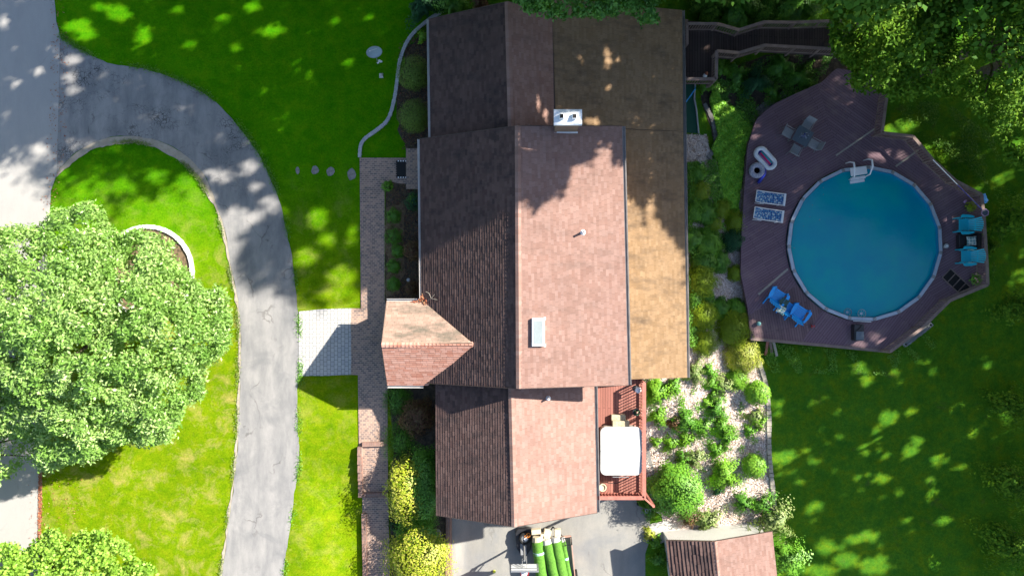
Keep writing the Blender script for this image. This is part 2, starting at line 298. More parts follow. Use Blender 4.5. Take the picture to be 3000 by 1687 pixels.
# ------------------------------------------------------------------ mesh helpers
class MB:
    def __init__(s): s.v = []; s.f = []
    def quad(s, a, b, c, d): n = len(s.v); s.v += [tuple(a), tuple(b), tuple(c), tuple(d)]; s.f.append((n, n+1, n+2, n+3)); return s
    def poly(s, pts): n = len(s.v); s.v += [tuple(p) for p in pts]; s.f.append(tuple(range(n, n+len(pts)))); return s
    def box(s, cx, cy, cz, sx, sy, sz, rz=0.0, ry=0.0, rx=0.0):
        Mx = Matrix.Translation((cx, cy, cz)) @ Matrix.Rotation(rz, 4, 'Z') @ Matrix.Rotation(ry, 4, 'Y') @ Matrix.Rotation(rx, 4, 'X')
        n = len(s.v)
        for dz in (-.5, .5):
            for dx, dy in ((-.5, -.5), (.5, -.5), (.5, .5), (-.5, .5)): s.v.append(tuple(Mx @ Vector((dx*sx, dy*sy, dz*sz))))
        for f in ((3, 2, 1, 0), (4, 5, 6, 7), (0, 1, 5, 4), (1, 2, 6, 5), (2, 3, 7, 6), (3, 0, 4, 7)): s.f.append(tuple(n+i for i in f))
        return s
    def bar(s, p0, p1, wd, h):
        p0 = Vector(p0); p1 = Vector(p1); d = p1-p0; L = d.length; d.normalize()
        up = Vector((0, 0, 1)) if abs(d.z) < 0.95 else Vector((1, 0, 0))
        sd = d.cross(up).normalized(); u = sd.cross(d); n = len(s.v)
        for p in (p0, p1):
            for a, b in ((-.5, -.5), (.5, -.5), (.5, .5), (-.5, .5)): s.v.append(tuple(p+sd*(a*wd)+u*(b*h)))
        for f in ((0, 1, 2, 3), (7, 6, 5, 4), (1, 0, 4, 5), (2, 1, 5, 6), (3, 2, 6, 7), (0, 3, 7, 4)): s.f.append(tuple(n+i for i in f))
        return s
    def tube(s, pts, r, n=8, closed=False):
        pts = [Vector(p) for p in pts]; k = len(pts); rr = r if isinstance(r, (list, tuple)) else [r]*k; b0 = len(s.v); prev = None
        for i, p in enumerate(pts):
            a = pts[(i-1) % k] if (i > 0 or closed) else p; c = pts[(i+1) % k] if (i < k-1 or closed) else p
            d = (c-a).normalized()
            ref = prev if prev is not None else (Vector((0, 0, 1)) if abs(d.z) < 0.9 else Vector((1, 0, 0)))
            x = (ref-d*ref.dot(d)).normalized(); prev = x; y = d.cross(x)
            for j in range(n):
                t = 2*math.pi*j/n; s.v.append(tuple(p+x*(math.cos(t)*rr[i])+y*(math.sin(t)*rr[i])))
        for i in range(k if closed else k-1):
            i2 = (i+1) % k
            for j in range(n): s.f.append((b0+i*n+j, b0+i*n+(j+1) % n, b0+i2*n+(j+1) % n, b0+i2*n+j))
        if not closed: s.f.append(tuple(b0+j for j in range(n))[::-1]); s.f.append(tuple(b0+(k-1)*n+j for j in range(n)))
        return s
    def lathe(s, prof, cx=0, cy=0, n=20, sx=1, sy=1, rz=0):
        b0 = len(s.v); c, q = math.cos(rz), math.sin(rz)
        for r, z in prof:
            for j in range(n):
                t = 2*math.pi*j/n; x, y = r*math.cos(t)*sx, r*math.sin(t)*sy
                s.v.append((cx+x*c-y*q, cy+x*q+y*c, z))
        for i in range(len(prof)-1):
            for j in range(n): s.f.append((b0+i*n+j, b0+i*n+(j+1) % n, b0+(i+1)*n+(j+1) % n, b0+(i+1)*n+j))
        if prof[0][0] > 1e-4: s.f.append(tuple(b0+j for j in range(n))[::-1])
        if prof[-1][0] > 1e-4: s.f.append(tuple(b0+(len(prof)-1)*n+j for j in range(n)))
        return s
    def prism(s, pts, z0, z1):
        n = len(pts); b0 = len(s.v)
        for z in (z0, z1):
            for p in pts: s.v.append((p[0], p[1], z))
        s.f.append(tuple(b0+i for i in range(n))[::-1]); s.f.append(tuple(b0+n+i for i in range(n)))
        for i in range(n): j = (i+1) % n; s.f.append((b0+i, b0+j, b0+n+j, b0+n+i))
        return s
    def ball(s, cx, cy, cz, r, n=14, m=9, sz=1.0):
        return s.lathe([(max(1e-5, r*math.sin(math.pi*i/m)), cz-r*sz*math.cos(math.pi*i/m)) for i in range(m+1)], cx, cy, n)
    def build(s, name, m, parent=None, world=False, smooth=False, bevel=0.0, rnd=None):
        me = bpy.data.meshes.new(name); vs = s.v
        if world and parent is not None:
            p = parent if parent.parent is None else parent.parent
            L = p.location; vs = [(a-L.x, b-L.y, c-L.z) for a, b, c in s.v]
        me.from_pydata(vs, [], s.f); me.materials.append(M[m] if isinstance(m, str) else m)
        if smooth: me.polygons.foreach_set('use_smooth', [True]*len(me.polygons))
        if rnd is not None:
            a = me.attributes.new('rnd', 'FLOAT', 'FACE'); a.data.foreach_set('value', rnd)
        me.update()
        o = bpy.data.objects.new(name, me); C.objects.link(o)
        if parent is not None: o.parent = parent
        if bevel:
            b = o.modifiers.new('bevel', 'BEVEL'); b.width = bevel; b.segments = 2; b.limit_method = 'ANGLE'
        return o
def thing(name, label, cat, loc=(0, 0, 0), rz=0.0, group=None):
    o = bpy.data.objects.new(name, None); C.objects.link(o); o.location = loc; o.rotation_euler = (0, 0, rz)
    o['label'] = label; o['category'] = cat
    if group: o['group'] = group
    o.empty_display_size = 0.3
    return o
def tag(o, label, cat, group=None):
    o['label'] = label; o['category'] = cat
    if group: o['group'] = group
    return o
def dup(root, loc, rz, label):
    r = root.copy(); C.objects.link(r); r.location = loc; r.rotation_euler = (0, 0, rz); r['label'] = label
    for ch in list(root.children):
        c = ch.copy(); C.objects.link(c); c.parent = r
        for q in list(ch.children):
            d = q.copy(); C.objects.link(d); d.parent = c
    return r
def jitter(poly, amp, step=0.35, seed=1, closed=True):
    """resample a world-space outline and give it an uneven edge"""
    rg = random.Random(seed); out = []; n = len(poly)
    ph = [rg.random()*6.28 for _ in range(4)]; L = 0
    for i in range(n if closed else n-1):
        a = Vector(poly[i][:2]); b = Vector(poly[(i+1) % n][:2]); d = b-a; k = max(1, int(d.length/step)); nn = Vector((-d.y, d.x)).normalized() if d.length else Vector((0, 1))
        for j in range(k):
            L += d.length/k
            o = amp*(0.5*math.sin(L*2.1+ph[0])+0.35*math.sin(L*5.3+ph[1])+0.3*math.sin(L*11+ph[2])) + rg.uniform(-.3, .3)*amp
            p = a+d*(j/k)+nn*o; out.append((p.x, p.y))
    if not closed: out.append(tuple(poly[-1][:2]))
    return out
def spline(pts, n=6):
    """Catmull-Rom through 2-D points"""
    out = []; P = [Vector(p[:2]) for p in pts]
    for i in range(len(P)-1):
        p0 = P[max(0, i-1)]; p1 = P[i]; p2 = P[i+1]; p3 = P[min(len(P)-1, i+2)]
        for j in range(n):
            t = j/n
            q = 0.5*((2*p1)+(p2-p0)*t+(2*p0-5*p1+4*p2-p3)*t*t+(3*p1-p0-3*p2+p3)*t**3); out.append((q.x, q.y))
    out.append(tuple(P[-1])); return out
def drape(name, m, poly, off, step=0.7, flat=None):
    """a sheet that follows the ground inside a world-space outline"""
    poly = [Vector(p[:2]) for p in poly]; n = len(poly)
    xs = [p.x for p in poly]; ys = [p.y for p in poly]
    gx, gy = np.meshgrid(np.arange(min(xs)+step/2, max(xs), step), np.arange(min(ys)+step/2, max(ys), step))
    gx = gx.ravel(); gy = gy.ravel(); k = inpoly(gx, gy, [(p.x, p.y) for p in poly])
    pts = poly+[Vector((a, b)) for a, b in zip(gx[k], gy[k])]
    r = delaunay_2d_cdt(pts, [(i, (i+1) % n) for i in range(n)], [], 1, 1e-4)
    V = np.array([(p.x, p.y) for p in r[0]]); z = G(V[:, 0], V[:, 1])+off if flat is None else np.full(len(V), flat)
    b = MB(); b.v = [(a[0], a[1], c) for a, c in zip(V, z)]; b.f = [tuple(f) for f in r[2]]
    o = b.build(name, m, smooth=True); return o
def px2w(pts, z=None):
    return [tuple(WG(*p))[:2] if z is None else tuple(W(p[0], p[1], z))[:2] for p in pts]
# ---- leaves
def leafmesh(name, m, P, size, parent=None, up=0.6, aspect=0.55, seed=0, sizevar=0.35, rnd=None, out=None):
    """many leaf-shaped faces at the points P (world); out = crown centre the blades turn away from"""
    rg = np.random.default_rng(seed); N = len(P)
    if N == 0: return None
    nrm = rg.normal(size=(N, 3)); nrm /= np.linalg.norm(nrm, axis=1)[:, None]
    nrm[:, 2] = np.abs(nrm[:, 2])+up
    if out is not None:
        d = P-np.asarray(out)[None]; d /= (np.linalg.norm(d, axis=1)[:, None]+1e-6); nrm += d*0.7
    nrm /= np.linalg.norm(nrm, axis=1)[:, None]
    t = rg.normal(size=(N, 3)); t -= nrm*(t*nrm).sum(1)[:, None]; t /= np.linalg.norm(t, axis=1)[:, None]
    b = np.cross(nrm, t); s = (size*(1+sizevar*rg.uniform(-1, 1, N)))[:, None]
    V = np.empty((N, 4, 3)); V[:, 0] = P-t*s*0.5; V[:, 1] = P+b*s*aspect*0.5+nrm*s*0.08-t*s*0.05
    V[:, 2] = P+t*s*0.5-nrm*s*0.08; V[:, 3] = P-b*s*aspect*0.5+nrm*s*0.08-t*s*0.05
    if parent is not None:
        L = parent.location; V -= np.array([L.x, L.y, L.z])
    me = bpy.data.meshes.new(name); me.vertices.add(N*4); me.vertices.foreach_set('co', V.ravel())
    me.loops.add(N*4); me.loops.foreach_set('vertex_index', np.arange(N*4, dtype=np.int32))
    me.polygons.add(N); me.polygons.foreach_set('loop_start', np.arange(0, N*4, 4, dtype=np.int32))
    try: me.polygons.foreach_set('loop_total', np.full(N, 4, dtype=np.int32))
    except Exception: pass
    me.update(calc_edges=True); me.materials.append(M[m] if isinstance(m, str) else m)
    a = me.attributes.new('rnd', 'FLOAT', 'FACE'); a.data.foreach_set('value', rg.random(N) if rnd is None else rnd)
    o = bpy.data.objects.new(name, me); C.objects.link(o)
    if parent is not None: o.parent = parent
    return o
# ------------------------------------------------------------------ the setting
def struct(o, name=None):
    o['kind'] = 'structure'; return o
def terrain(name, m, xs, ys, bias):
    X, Y = np.meshgrid(xs, ys); Z = G(X+bias, Y)
    b = MB(); nx = len(xs); b.v = list(zip(X.ravel().tolist(), Y.ravel().tolist(), Z.ravel().tolist()))
    for j in range(len(ys)-1):
        for i in range(nx-1): q = j*nx+i; b.f.append((q, q+1, q+nx+1, q+nx))
    return struct(b.build(name, m, smooth=True))
ys = np.concatenate([[-160, -90, -60, -40], np.arange(-32, 32.1, 0.4), [40, 60, 90, 160]])
terrain('lawn', 'lawn', np.concatenate([[-220, -120, -70, -45], np.arange(-36, XW-0.2, 0.4), [XW]]), ys, -1e-3)
terrain('back_lawn', 'lawn2', np.concatenate([[XW], np.arange(-3.2, 38, 0.4), [45, 60, 90, 220]]), ys, 1e-3)
street = px2w([(-900, -900), (160, -900), (160, 0), (165, 65), (178, 108), (180, 230), (178, 400), (168, 505), (150, 560), (145, 640), (138, 800), (130, 1100), (124, 1400), (118, 1560), (112, 1700), (100, 2300), (-900, 2300)])
struct(drape('street', 'street', jitter(street, 0.03, 0.4, 3), 0.02, 1.2))
outer = spline([(178, 108), (215, 135), (260, 160), (330, 188), (440, 207), (530, 240), (620, 290), (700, 372), (750, 440), (792, 520), (822, 600), (845, 700), (862, 800), (871, 900), (877, 1000), (878, 1090), (872, 1150), (872, 1244), (878, 1319), (870, 1400), (861, 1460), (845, 1584), (830, 1687), (815, 1900)])
inner = spline([(168, 505), (215, 455), (270, 420), (330, 402), (400, 400), (470, 415), (540, 452), (590, 500), (617, 550), (638, 604), (662, 687), (679, 786), (700, 894), (706, 985), (706, 1080), (700, 1253), (691, 1377), (675, 1501), (662, 1605), (652, 1687), (640, 1900)])
dpoly = jitter(px2w(outer), 0.035, 0.35, 5, False)+jitter(px2w(inner)[::-1], 0.035, 0.35, 6, False)
struct(drape('driveway', 'drive', dpoly, 0.04))
gi = spline([(166, 520), (222, 470), (275, 440), (330, 424), (395, 420), (465, 438), (530, 475), (578, 522), (605, 565), (634, 620), (655, 690), (673, 790), (694, 895), (700, 985), (699, 1080), (694, 1253), (685, 1377), (669, 1501), (656, 1605), (646, 1687), (634, 1900)])
struct(drape('verge', 'gravelstrip', jitter(px2w(inner), 0.02, 0.4, 8, False)+jitter(px2w(gi)[::-1], 0.07, 0.3, 9, False), 0.03))
# paths of brick
struct(drape('brick_path', 'brickwalk', px2w([(1054, 463), (1228, 463), (1228, 500), (1228, 548), (1127, 530), (1127, 882), (1136, 900), (1136, 1300), (1138, 1450), (1143, 1687), (1150, 2000), (1068, 2000), (1062, 1450), (1052, 1302), (1049, 1098), (1029, 1097), (1029, 903), (1058, 903)]), 0.05))
struct(drape('paver_path', 'paver', jitter(px2w([(877, 912), (945, 905), (1029, 903), (1029, 1097), (940, 1100), (876, 1100)]), 0.015, 0.4, 4), 0.055))
# beds
struct(drape('ground_bed', 'soil', px2w([(1130, 531), (1262, 540), (1262, 890), (1128, 890)]), 0.03))
struct(drape('ground_bed', 'tansoil', jitter(px2w([(1131, 610), (1180, 590), (1187, 700), (1182, 800), (1172, 860), (1131, 870)]), 0.12, 0.3, 5), 0.045))
struct(drape('ground_bed', 'soil', jitter(px2w([(1190, 150), (1280, 60), (1300, 150), (1300, 420), (1200, 470), (1190, 420), (1165, 380), (1160, 330), (1172, 230)]), 0.15, 0.3, 2), 0.03))
struct(drape('ground_bed', 'soil', px2w([(1138, 1125), (1307, 1125), (1307, 1700), (1312, 2000), (1150, 2000), (1143, 1500)]), 0.03))
mulch = px2w([(2003, 395), (2070, 395), (2085, 470), (2150, 480), (2180, 560), (2178, 880), (2200, 960), (2222, 1050), (2240, 1110), (2252, 1330), (2268, 1500), (2260, 1600), (1960, 1600), (1930, 1480), (1865, 1480), (1865, 1100), (2003, 1100)])
struct(drape('ground_bed', 'mulch', jitter(mulch, 0.06, 0.4, 3), 0.03))
struct(drape('ground_bed', 'soil', jitter(px2w([(2060, 240), (2240, 160), (2440, 150), (2490, 200), (2400, 250), (2290, 300), (2235, 330), (2195, 400), (2180, 560), (2150, 480), (2085, 400), (2045, 250)]), 0.1, 0.4, 3), 0.045))
# lower court by the garage
court = [(XW+0.02, -9.0), (8.0, -9.0), (8.6, -11.6)]+px2w([(1905, 1500), (1900, 1590), (1890, 1620), (1890, 2000)], -2.15)+[(XW+0.02, -24)]
struct(drape('driveway_court', 'court', court, 0.03))
struct(drape('pavement', 'conc', px2w([(1898, 1535), (1990, 1515), (2000, 1560), (1962, 1578), (1915, 1600)]), 0.045))
# ------------------------------------------------------------------ roofs
def roofplane(name, m, pts, parent, expo=0.145, tab=0.30, thick=0.022, under='fascia', slab=0.14, var=0.25):
    """pts: eaveA, eaveB, then the rest of a convex outline; courses of tabs lie on it like laid shingles"""
    P = [Vector(p) for p in pts]; O = P[0]; U = (P[1]-P[0]).normalized()
    k = max(P[2:], key=lambda q: ((q-O)-U*(q-O).dot(U)).length); V = ((k-O)-U*(k-O).dot(U)).normalized(); N = U.cross(V)
    if N.z < 0: N = -N
    uv = [((p-O).dot(U), (p-O).dot(V)) for p in P]; n = len(uv); vmax = max(q[1] for q in uv)
    def span(v):
        xs = []
        for i in range(n):
            a, b2 = uv[i], uv[(i+1) % n]
            if abs(a[1]-b2[1]) < 1e-9:
                if abs(a[1]-v) < 1e-6: xs += [a[0], b2[0]]
                continue
            t = (v-a[1])/(b2[1]-a[1])
            if -1e-6 <= t <= 1+1e-6: xs.append(a[0]+t*(b2[0]-a[0]))
        return (min(xs), max(xs)) if xs else None
    b = MB(); col = []; rg = random.Random(len(name)*7+int(O.x*10)); nc = int(math.ceil(vmax/expo))
    for c in range(nc):
        v0 = c*expo; v1 = min(vmax-1e-4, v0+expo*1.02); v0 = min(v0, vmax-1e-3); s0 = span(max(v0, 1e-4)); s1 = span(v1)
        if not s0 or not s1: continue
        a0, b0 = min(s0[0], s1[0]), max(s0[1], s1[1]); u = a0-rg.random()*tab; tone = rg.uniform(-.06, .06)
        while u < b0:
            wd = tab*rg.uniform(0.75, 1.25); ua, ub = u, u+wd; u = ub
            la0, lb0 = max(ua, s0[0]), min(ub, s0[1]); la1, lb1 = max(ua, s1[0]), min(ub, s1[1])
            if lb0-la0 < 0.004 and lb1-la1 < 0.004: continue
            la0, lb0 = min(la0, s0[1]), max(lb0, s0[0]); la1, lb1 = min(la1, s1[1]), max(lb1, s1[0])
            if lb0 < la0: lb0 = la0
            if lb1 < la1: lb1 = la1
            g2 = 0.0035; th = thick*(1+rg.uniform(-var, var)); f = lambda uu, vv, h: O+U*uu+V*vv+N*h
            b.quad(f(la0+g2, v0, th), f(lb0-g2, v0, th), f(lb1-g2, v1, 0.003), f(la1+g2, v1, 0.003))
            b.quad(f(la0+g2, v0, -0.004), f(lb0-g2, v0, -0.004), f(lb0-g2, v0, th), f(la0+g2, v0, th))
            q = min(.93, max(0, rg.random()*0.9+0.03+tone)); col += [q, 1.0]
    for i, fc in enumerate(b.f):   # consistent upward/outward winding
        pass
    roof = b.build(name, m, parent, world=True, rnd=col)
    s = MB(); top = [O+U*q[0]+V*q[1]-N*0.006 for q in uv]; bot = [p-Vector((0, 0, slab)) for p in P]
    s.poly(top); s.poly(bot[::-1])
    for i in range(n): j = (i+1) % n; s.quad(bot[i], bot[j], top[j], top[i])
    s.build('roof_board', under, roof, world=True)
    return roof
def ridgecap(a, b2, m, parent, wd=0.15, drop=0.07, seed=1):
    a = Vector(a); b2 = Vector(b2); d = (b2-a); L = d.length; d.normalize(); sd = d.cross(Vector((0, 0, 1))).normalized()
    b = MB(); col = []; rg = random.Random(seed); n = int(L/0.2)
    for i in range(n):
        p = a+d*(L*i/n); q = a+d*(L*(i+1.06)/n); h0 = Vector((0, 0, 0.055)); h1 = Vector((0, 0, 0.03)); dr = Vector((0, 0, drop))
        for s in (1, -1):
            b.quad(p+h0, q+h1, q+h1+sd*wd*s-dr, p+h0+sd*wd*s-dr); b.quad(p+h0, p+h0+sd*wd*s-dr, p+sd*wd*s-dr, p)
        c = rg.random()*.9; col += [c]*4
    return b.build('ridge_cap', m, parent, world=True, rnd=col)
house = thing('house', 'large house with brown shingled gable roofs, white chimney cap and a porch gable', 'house', (0, 0, 0))
def walls(prof, y0, y1, name='wall'):
    b = MB(); A = [(x, y0, z) for x, z in prof]; B = [(x, y1, z) for x, z in prof]; n = len(prof)
    b.poly(A); b.poly(B[::-1])
    for i in range(n): j = (i+1) % n; b.quad(A[j], A[i], B[i], B[j])
    return b.build(name, 'siding', house)
walls([(-4.45, -0.6), (-4.45, 2.35), (0.32, 5.05), (5.1, 4.3), (5.1, -2.4)], -4.55, 7.55)
walls([(5.1, -2.4), (5.1, 2.2), (8.8, 1.4), (8.8, -2.4)], -4.6, 14.3)
walls([(-4.1, -0.6), (-4.1, 2.0), (-0.22, 4.1), (2.0, 2.95), (5.1, 2.25), (5.1, -2.4)], 7.55, 13.9)
walls([(-3.66, -2.6), (-3.66, 2.35), (0.1, 4.05), (4.15, 2.35), (4.15, -2.6)], -11.5, -4.55)
# main front slope, rear dormer slope
aN, aS = W(1230, 408, 2.36), W(1237, 1121, 2.36)
rN, rS = W(1517, 369, 5.42), W(1521, 1137.5, 5.42)
dN, dS = W(1822, 370, 4.5), W(1840, 1127.5, 4.5)
# the porch gable eats a triangle out of the front slope's eave only, so it simply sits over it
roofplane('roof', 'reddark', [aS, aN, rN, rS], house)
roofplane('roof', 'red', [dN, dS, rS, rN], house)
ridgecap(rN, rS, 'red', house, seed=3)
# north wing
nE, nE2 = W(1257, 57, 2.1), W(1262, 420, 2.1)
nR, nR2 = W(1487, 6, 4.38), W(1497, 385, 4.38)
kx, kz = 117, 5.6
kN = Vector((117*(CAMH-3.14)/F, nR.y, 3.14)); kS = Vector((124*(CAMH-3.14)/F, 7.8, 3.14))
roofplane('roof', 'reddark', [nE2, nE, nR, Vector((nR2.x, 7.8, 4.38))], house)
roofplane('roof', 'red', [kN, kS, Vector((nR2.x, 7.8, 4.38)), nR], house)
ridgecap(nR, Vector((nR2.x, 7.8, 4.38)), 'red', house, seed=4)
# low rear roof: one plane along the whole back
bN, bS = W(1998, 31, 1.6), W(2013, 1106, 1.6)
top = lambda x: 3.6+(8.75-x)*0.296
bN.y = 15.0
roofplane('roof', 'tan', [bN, W(2001, 386, 1.6), Vector((kS.x, 8.43, 3.16)), Vector((kN.x, 15.0, 3.16))], house, expo=0.13)
roofplane('roof', 'tan', [W(2001, 386, 1.6)-Vector((0, 0.01, 0)), bS, Vector((5.0, bS.y, 2.52)), Vector((5.0, 8.42, 2.52))], house, expo=0.13)
# garage wing
gE, gE2 = W(1278, 1508, 2.5), W(1276, 1100, 2.5)
gR, gR2 = W(1507, 1542, 4.3), W(1497, 1100, 4.3)
gW, gW2 = W(1749, 1501, 2.5), W(1741, 1100, 2.5)
for q in (gE2, gR2, gW2): q.y = -4.6
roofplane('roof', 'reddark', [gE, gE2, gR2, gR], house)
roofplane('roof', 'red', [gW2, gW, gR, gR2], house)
ridgecap(gR2, gR, 'red', house, seed=5)
# porch gable
pT, pB = W(1133, 883, 2.36), W(1135, 1128, 2.36)
pA = W(1118, 1010, 4.05); pV = W(1386, 1009, 4.07)
eT = W(1240, 883, 2.42); eB = W(1254, 1128, 2.42)
roofplane('roof', 'porchn', [eT, pT, pA, pV], house, thick=0.02)
roofplane('roof', 'redlight', [pB, eB, pV, pA], house, thick=0.02)
ridgecap(pA, pV, 'redlight', house, wd=0.13, seed=6)
for y in (1.9, ):
    pass
for px, py in ((1145, 900), (1145, 1115)):
    b = MB(); p = W(px, py, 2.2); b.box(p.x+0.15, p.y, 1.12, 0.24, 0.24, 2.2); b.build('porch_post', 'white', house)
b = MB(); b.poly([(-6.45, -0.85, 2.25), (-6.45, -5.05, 2.25), (-6.5, -2.88, 3.85)][::-1]); b.build('porch_gable_wall', 'siding', house)
# eave trims and gutters
def gutter(a, b2, m, wd=0.11, side=-1, dz=-0.03):
    a = Vector(a); b2 = Vector(b2); d = (b2-a).normalized(); sd = d.cross(Vector((0, 0, 1)))*side*wd*0.55; z = Vector((0, 0, dz))
    q = MB(); q.bar(a+sd+z-Vector((0, 0, .08)), b2+sd+z-Vector((0, 0, .08)), wd, 0.01)
    q.bar(a+sd*1.9+z, b2+sd*1.9+z, 0.022, 0.10); q.bar(a+sd*0.2+z, b2+sd*0.2+z, 0.012, 0.08)
    return q.build('gutter', m, house, world=True)
gutter(aN, W(1236, 878, 2.36), 'gutterpale', side=1)
gutter(nE, nE2, 'gutterpale', side=1)
gutter(gE2, gE, 'gutterpale', side=-1)
gutter(dN, dS, 'gutter', 0.15, side=-1)
gutter(gW2, gW, 'gutter', 0.14, side=-1, dz=0.0)
gutter(bN, bS, 'gutter', 0.13, side=-1)
gutter(pT, W(1225, 883, 2.36), 'gutterpale', 0.13, side=-1); gutter(pB, W(1240, 1128, 2.36), 'gutterpale', 0.13, side=1)
for a, b2 in ((aN, rN), (rN, dN), (aS, rS), (rS, dS), (gE, gR), (gR, gW), (nE, nR), (nR, kN), (pT, pA), (pA, pB)):
    q = MB(); a = Vector(a); b2 = Vector(b2); n = Vector((0, 1 if a.y > 0 else -1, 0)) if abs(a.y-b2.y) < 1 else Vector((-1, 0, 0))
    q.bar(a+n*0.012-Vector((0, 0, .085)), b2+n*0.012-Vector((0, 0, .085)), 0.022, 0.20); q.build('barge_board', 'fascia', house)
# chimney
czx, czy, cz0 = 2.62, 7.98, 6.55
q = MB(); q.box(czx, czy, 3.4, 1.10, 0.66, 6.2); ch = q.build('chimney', 'siding', house)
q = MB(); hx, hy = 0.66, 0.37
co = [(czx-hx, czy-hy), (czx+hx, czy-hy), (czx+hx, czy+hy), (czx-hx, czy+hy)]
for i in range(4):
    j = (i+1) % 4
    q.poly([(*co[i], cz0), (*co[j], cz0), (czx, czy, cz0+.11)]); q.quad((*co[i], cz0-.12), (*co[j], cz0-.12), (*co[j], cz0), (*co[i], cz0))
q.build('chimney_cap', 'steel', ch)
for dx in (-0.30, 0.30):
    q = MB(); q.box(czx+dx, czy, cz0+.15, 0.25, 0.25, 0.16); q.build('flue', 'steel', ch, bevel=0.03)
    q = MB(); q.box(czx+dx, czy, cz0+.234, 0.18, 0.18, 0.01); q.build('flue_painted_dark', 'black', ch)  # black plate on the solid flue, painted for the shade inside
q = MB(); q.box(czx, 7.61, 5.03, 1.2, 0.06, 0.10); q.build('flashing', 'steel', ch)
# skylight
zs = lambda x: 5.42-(x-0.3)*0.175
sk = W(1576, 972, 5.2); q = MB(); sl_ = -math.atan(0.148)
q.box(sk.x, sk.y, zs(sk.x)+0.10, 0.62, 1.36, 0.22, ry=-sl_); skl = q.build('skylight', 'white', house, bevel=0.02)
q = MB(); q.box(sk.x+0.006, sk.y, zs(sk.x)+0.2, 0.46, 1.14, 0.035, ry=-sl_); q.build('glass', 'glass', skl)
for sy in (-.66, .66): q = MB(); q.box(sk.x+0.33, sk.y+sy, zs(sk.x+.33)+0.02, 0.10, 0.12, 0.03, ry=-sl_); q.build('flashing', 'white', skl)
def vent(px, py, z0, h, r=0.055):
    p = W(px, py, z0); q = MB(); q.tube([(p.x, p.y, z0-0.1), (p.x, p.y, z0+h)], r, 12); v = q.build('vent_pipe', 'white', house)
    q = MB(); q.lathe([(r*2.6, z0+0.01), (r*1.3, z0+0.08), (r*1.15, z0+0.2)], p.x, p.y); q.build('pipe_collar', 'white', v)
    q = MB(); q.tube([(p.x, p.y, z0+h+0.001), (p.x, p.y, z0+h+0.004)], r*0.6, 10); q.build('pipe_painted_dark', 'black', v)  # black disc on the closed pipe end, painted for the dark bore
x_ = W(1708, 680, 4.8).x; vent(1707, 681, zs(x_), 0.42)
x_ = W(1606, 1167, 3.5).x; vent(1606, 1166, 4.3-(x_-0.1)*0.412, 0.35, 0.05)
# twig litter caught in the porch valley
def scatter_leaves(name, m, pts, size, n, lab, cat, seed, spread=0.06, zoff=0.02, kind='stuff'):
    rg = np.random.default_rng(seed); P = []
    for _ in range(n):
        i = rg.integers(0, len(pts)-1); t = rg.random(); a = np.array(pts[i]); b2 = np.array(pts[i+1]); p = a+(b2-a)*t
        P.append(p+np.array([rg.normal()*spread, rg.normal()*spread, abs(rg.normal())*0.02+zoff]))
    o = leafmesh(name, m, np.array(P), size, None, up=2.0, seed=seed); o['label'] = lab; o['kind'] = kind; return o
v1 = W(1235, 868, 2.48); v2 = W(1250, 893, 2.6); v0 = W(1205, 884, 2.42)
scatter_leaves('leaf_litter', 'L_redlitter', [tuple(v0), tuple(W(1232, 884, 2.46)), tuple(v1), tuple(v2)], 0.09, 110, 'dry leaves caught where the porch gable meets the main roof', 'litter', 3)
q = MB(); t0 = W(1252, 882, 2.62)
for pts in ([(0, 0, .05), (.22, .15, .22), (.55, .08, .4)], [(.22, .15, .22), (.12, .42, .30), (-.05, .5, .25)], [(.22, .15, .22), (.42, .35, .38)]):
    q.tube([(t0.x+a, t0.y+b2, t0.z+c2) for a, b2, c2 in pts], 0.012, 5)
tag(q.build('fallen_twig', 'greywood'), 'bare forked twig lying on the roof above the porch valley', 'twig')
# openings in the outer walls
for x in (-1.7, 2.0):
    q = MB(); q.box(x, -11.53, -1.05, 2.6, .06, 2.15); gd = q.build('garage_door', 'gutterpale', house)
    q = MB()
    for k in range(4): q.box(x, -11.565, -1.82+.53*k, 2.56, .02, .03)
    q.build('panel_joint', 'greymetal', gd)
def window(x, y, z, wx, wy, hh):
    q = MB(); q.box(x, y, z, wx, wy, hh); fr = q.build('window', 'white', house)
    q = MB(); q.box(x+(.0 if wx > wy else math.copysign(.012, x)), y+(math.copysign(.012, y) if wx > wy else 0), z, wx-.14 if wx > wy else wx, wy if wx > wy else wy-.14, hh-.14); q.build('pane', 'glass', fr)
for y in (4.5, 1.5, 6.3): window(-4.47, y, 1.3, .06, 1.1, 1.1)
for y in (-7.0, -9.5): window(-3.68, y, 1.1, .06, 1.1, 1.0)
for y in (10.0, 12.3): window(-4.12, y, 1.1, .06, 1.1, 1.0)
window(0.1, -11.52, 2.5, 1.0, .06, .9)
q = MB(); q.box(-4.48, -2.9, 1.05, .07, 1.0, 2.1); q.build('door', 'fascia', house)
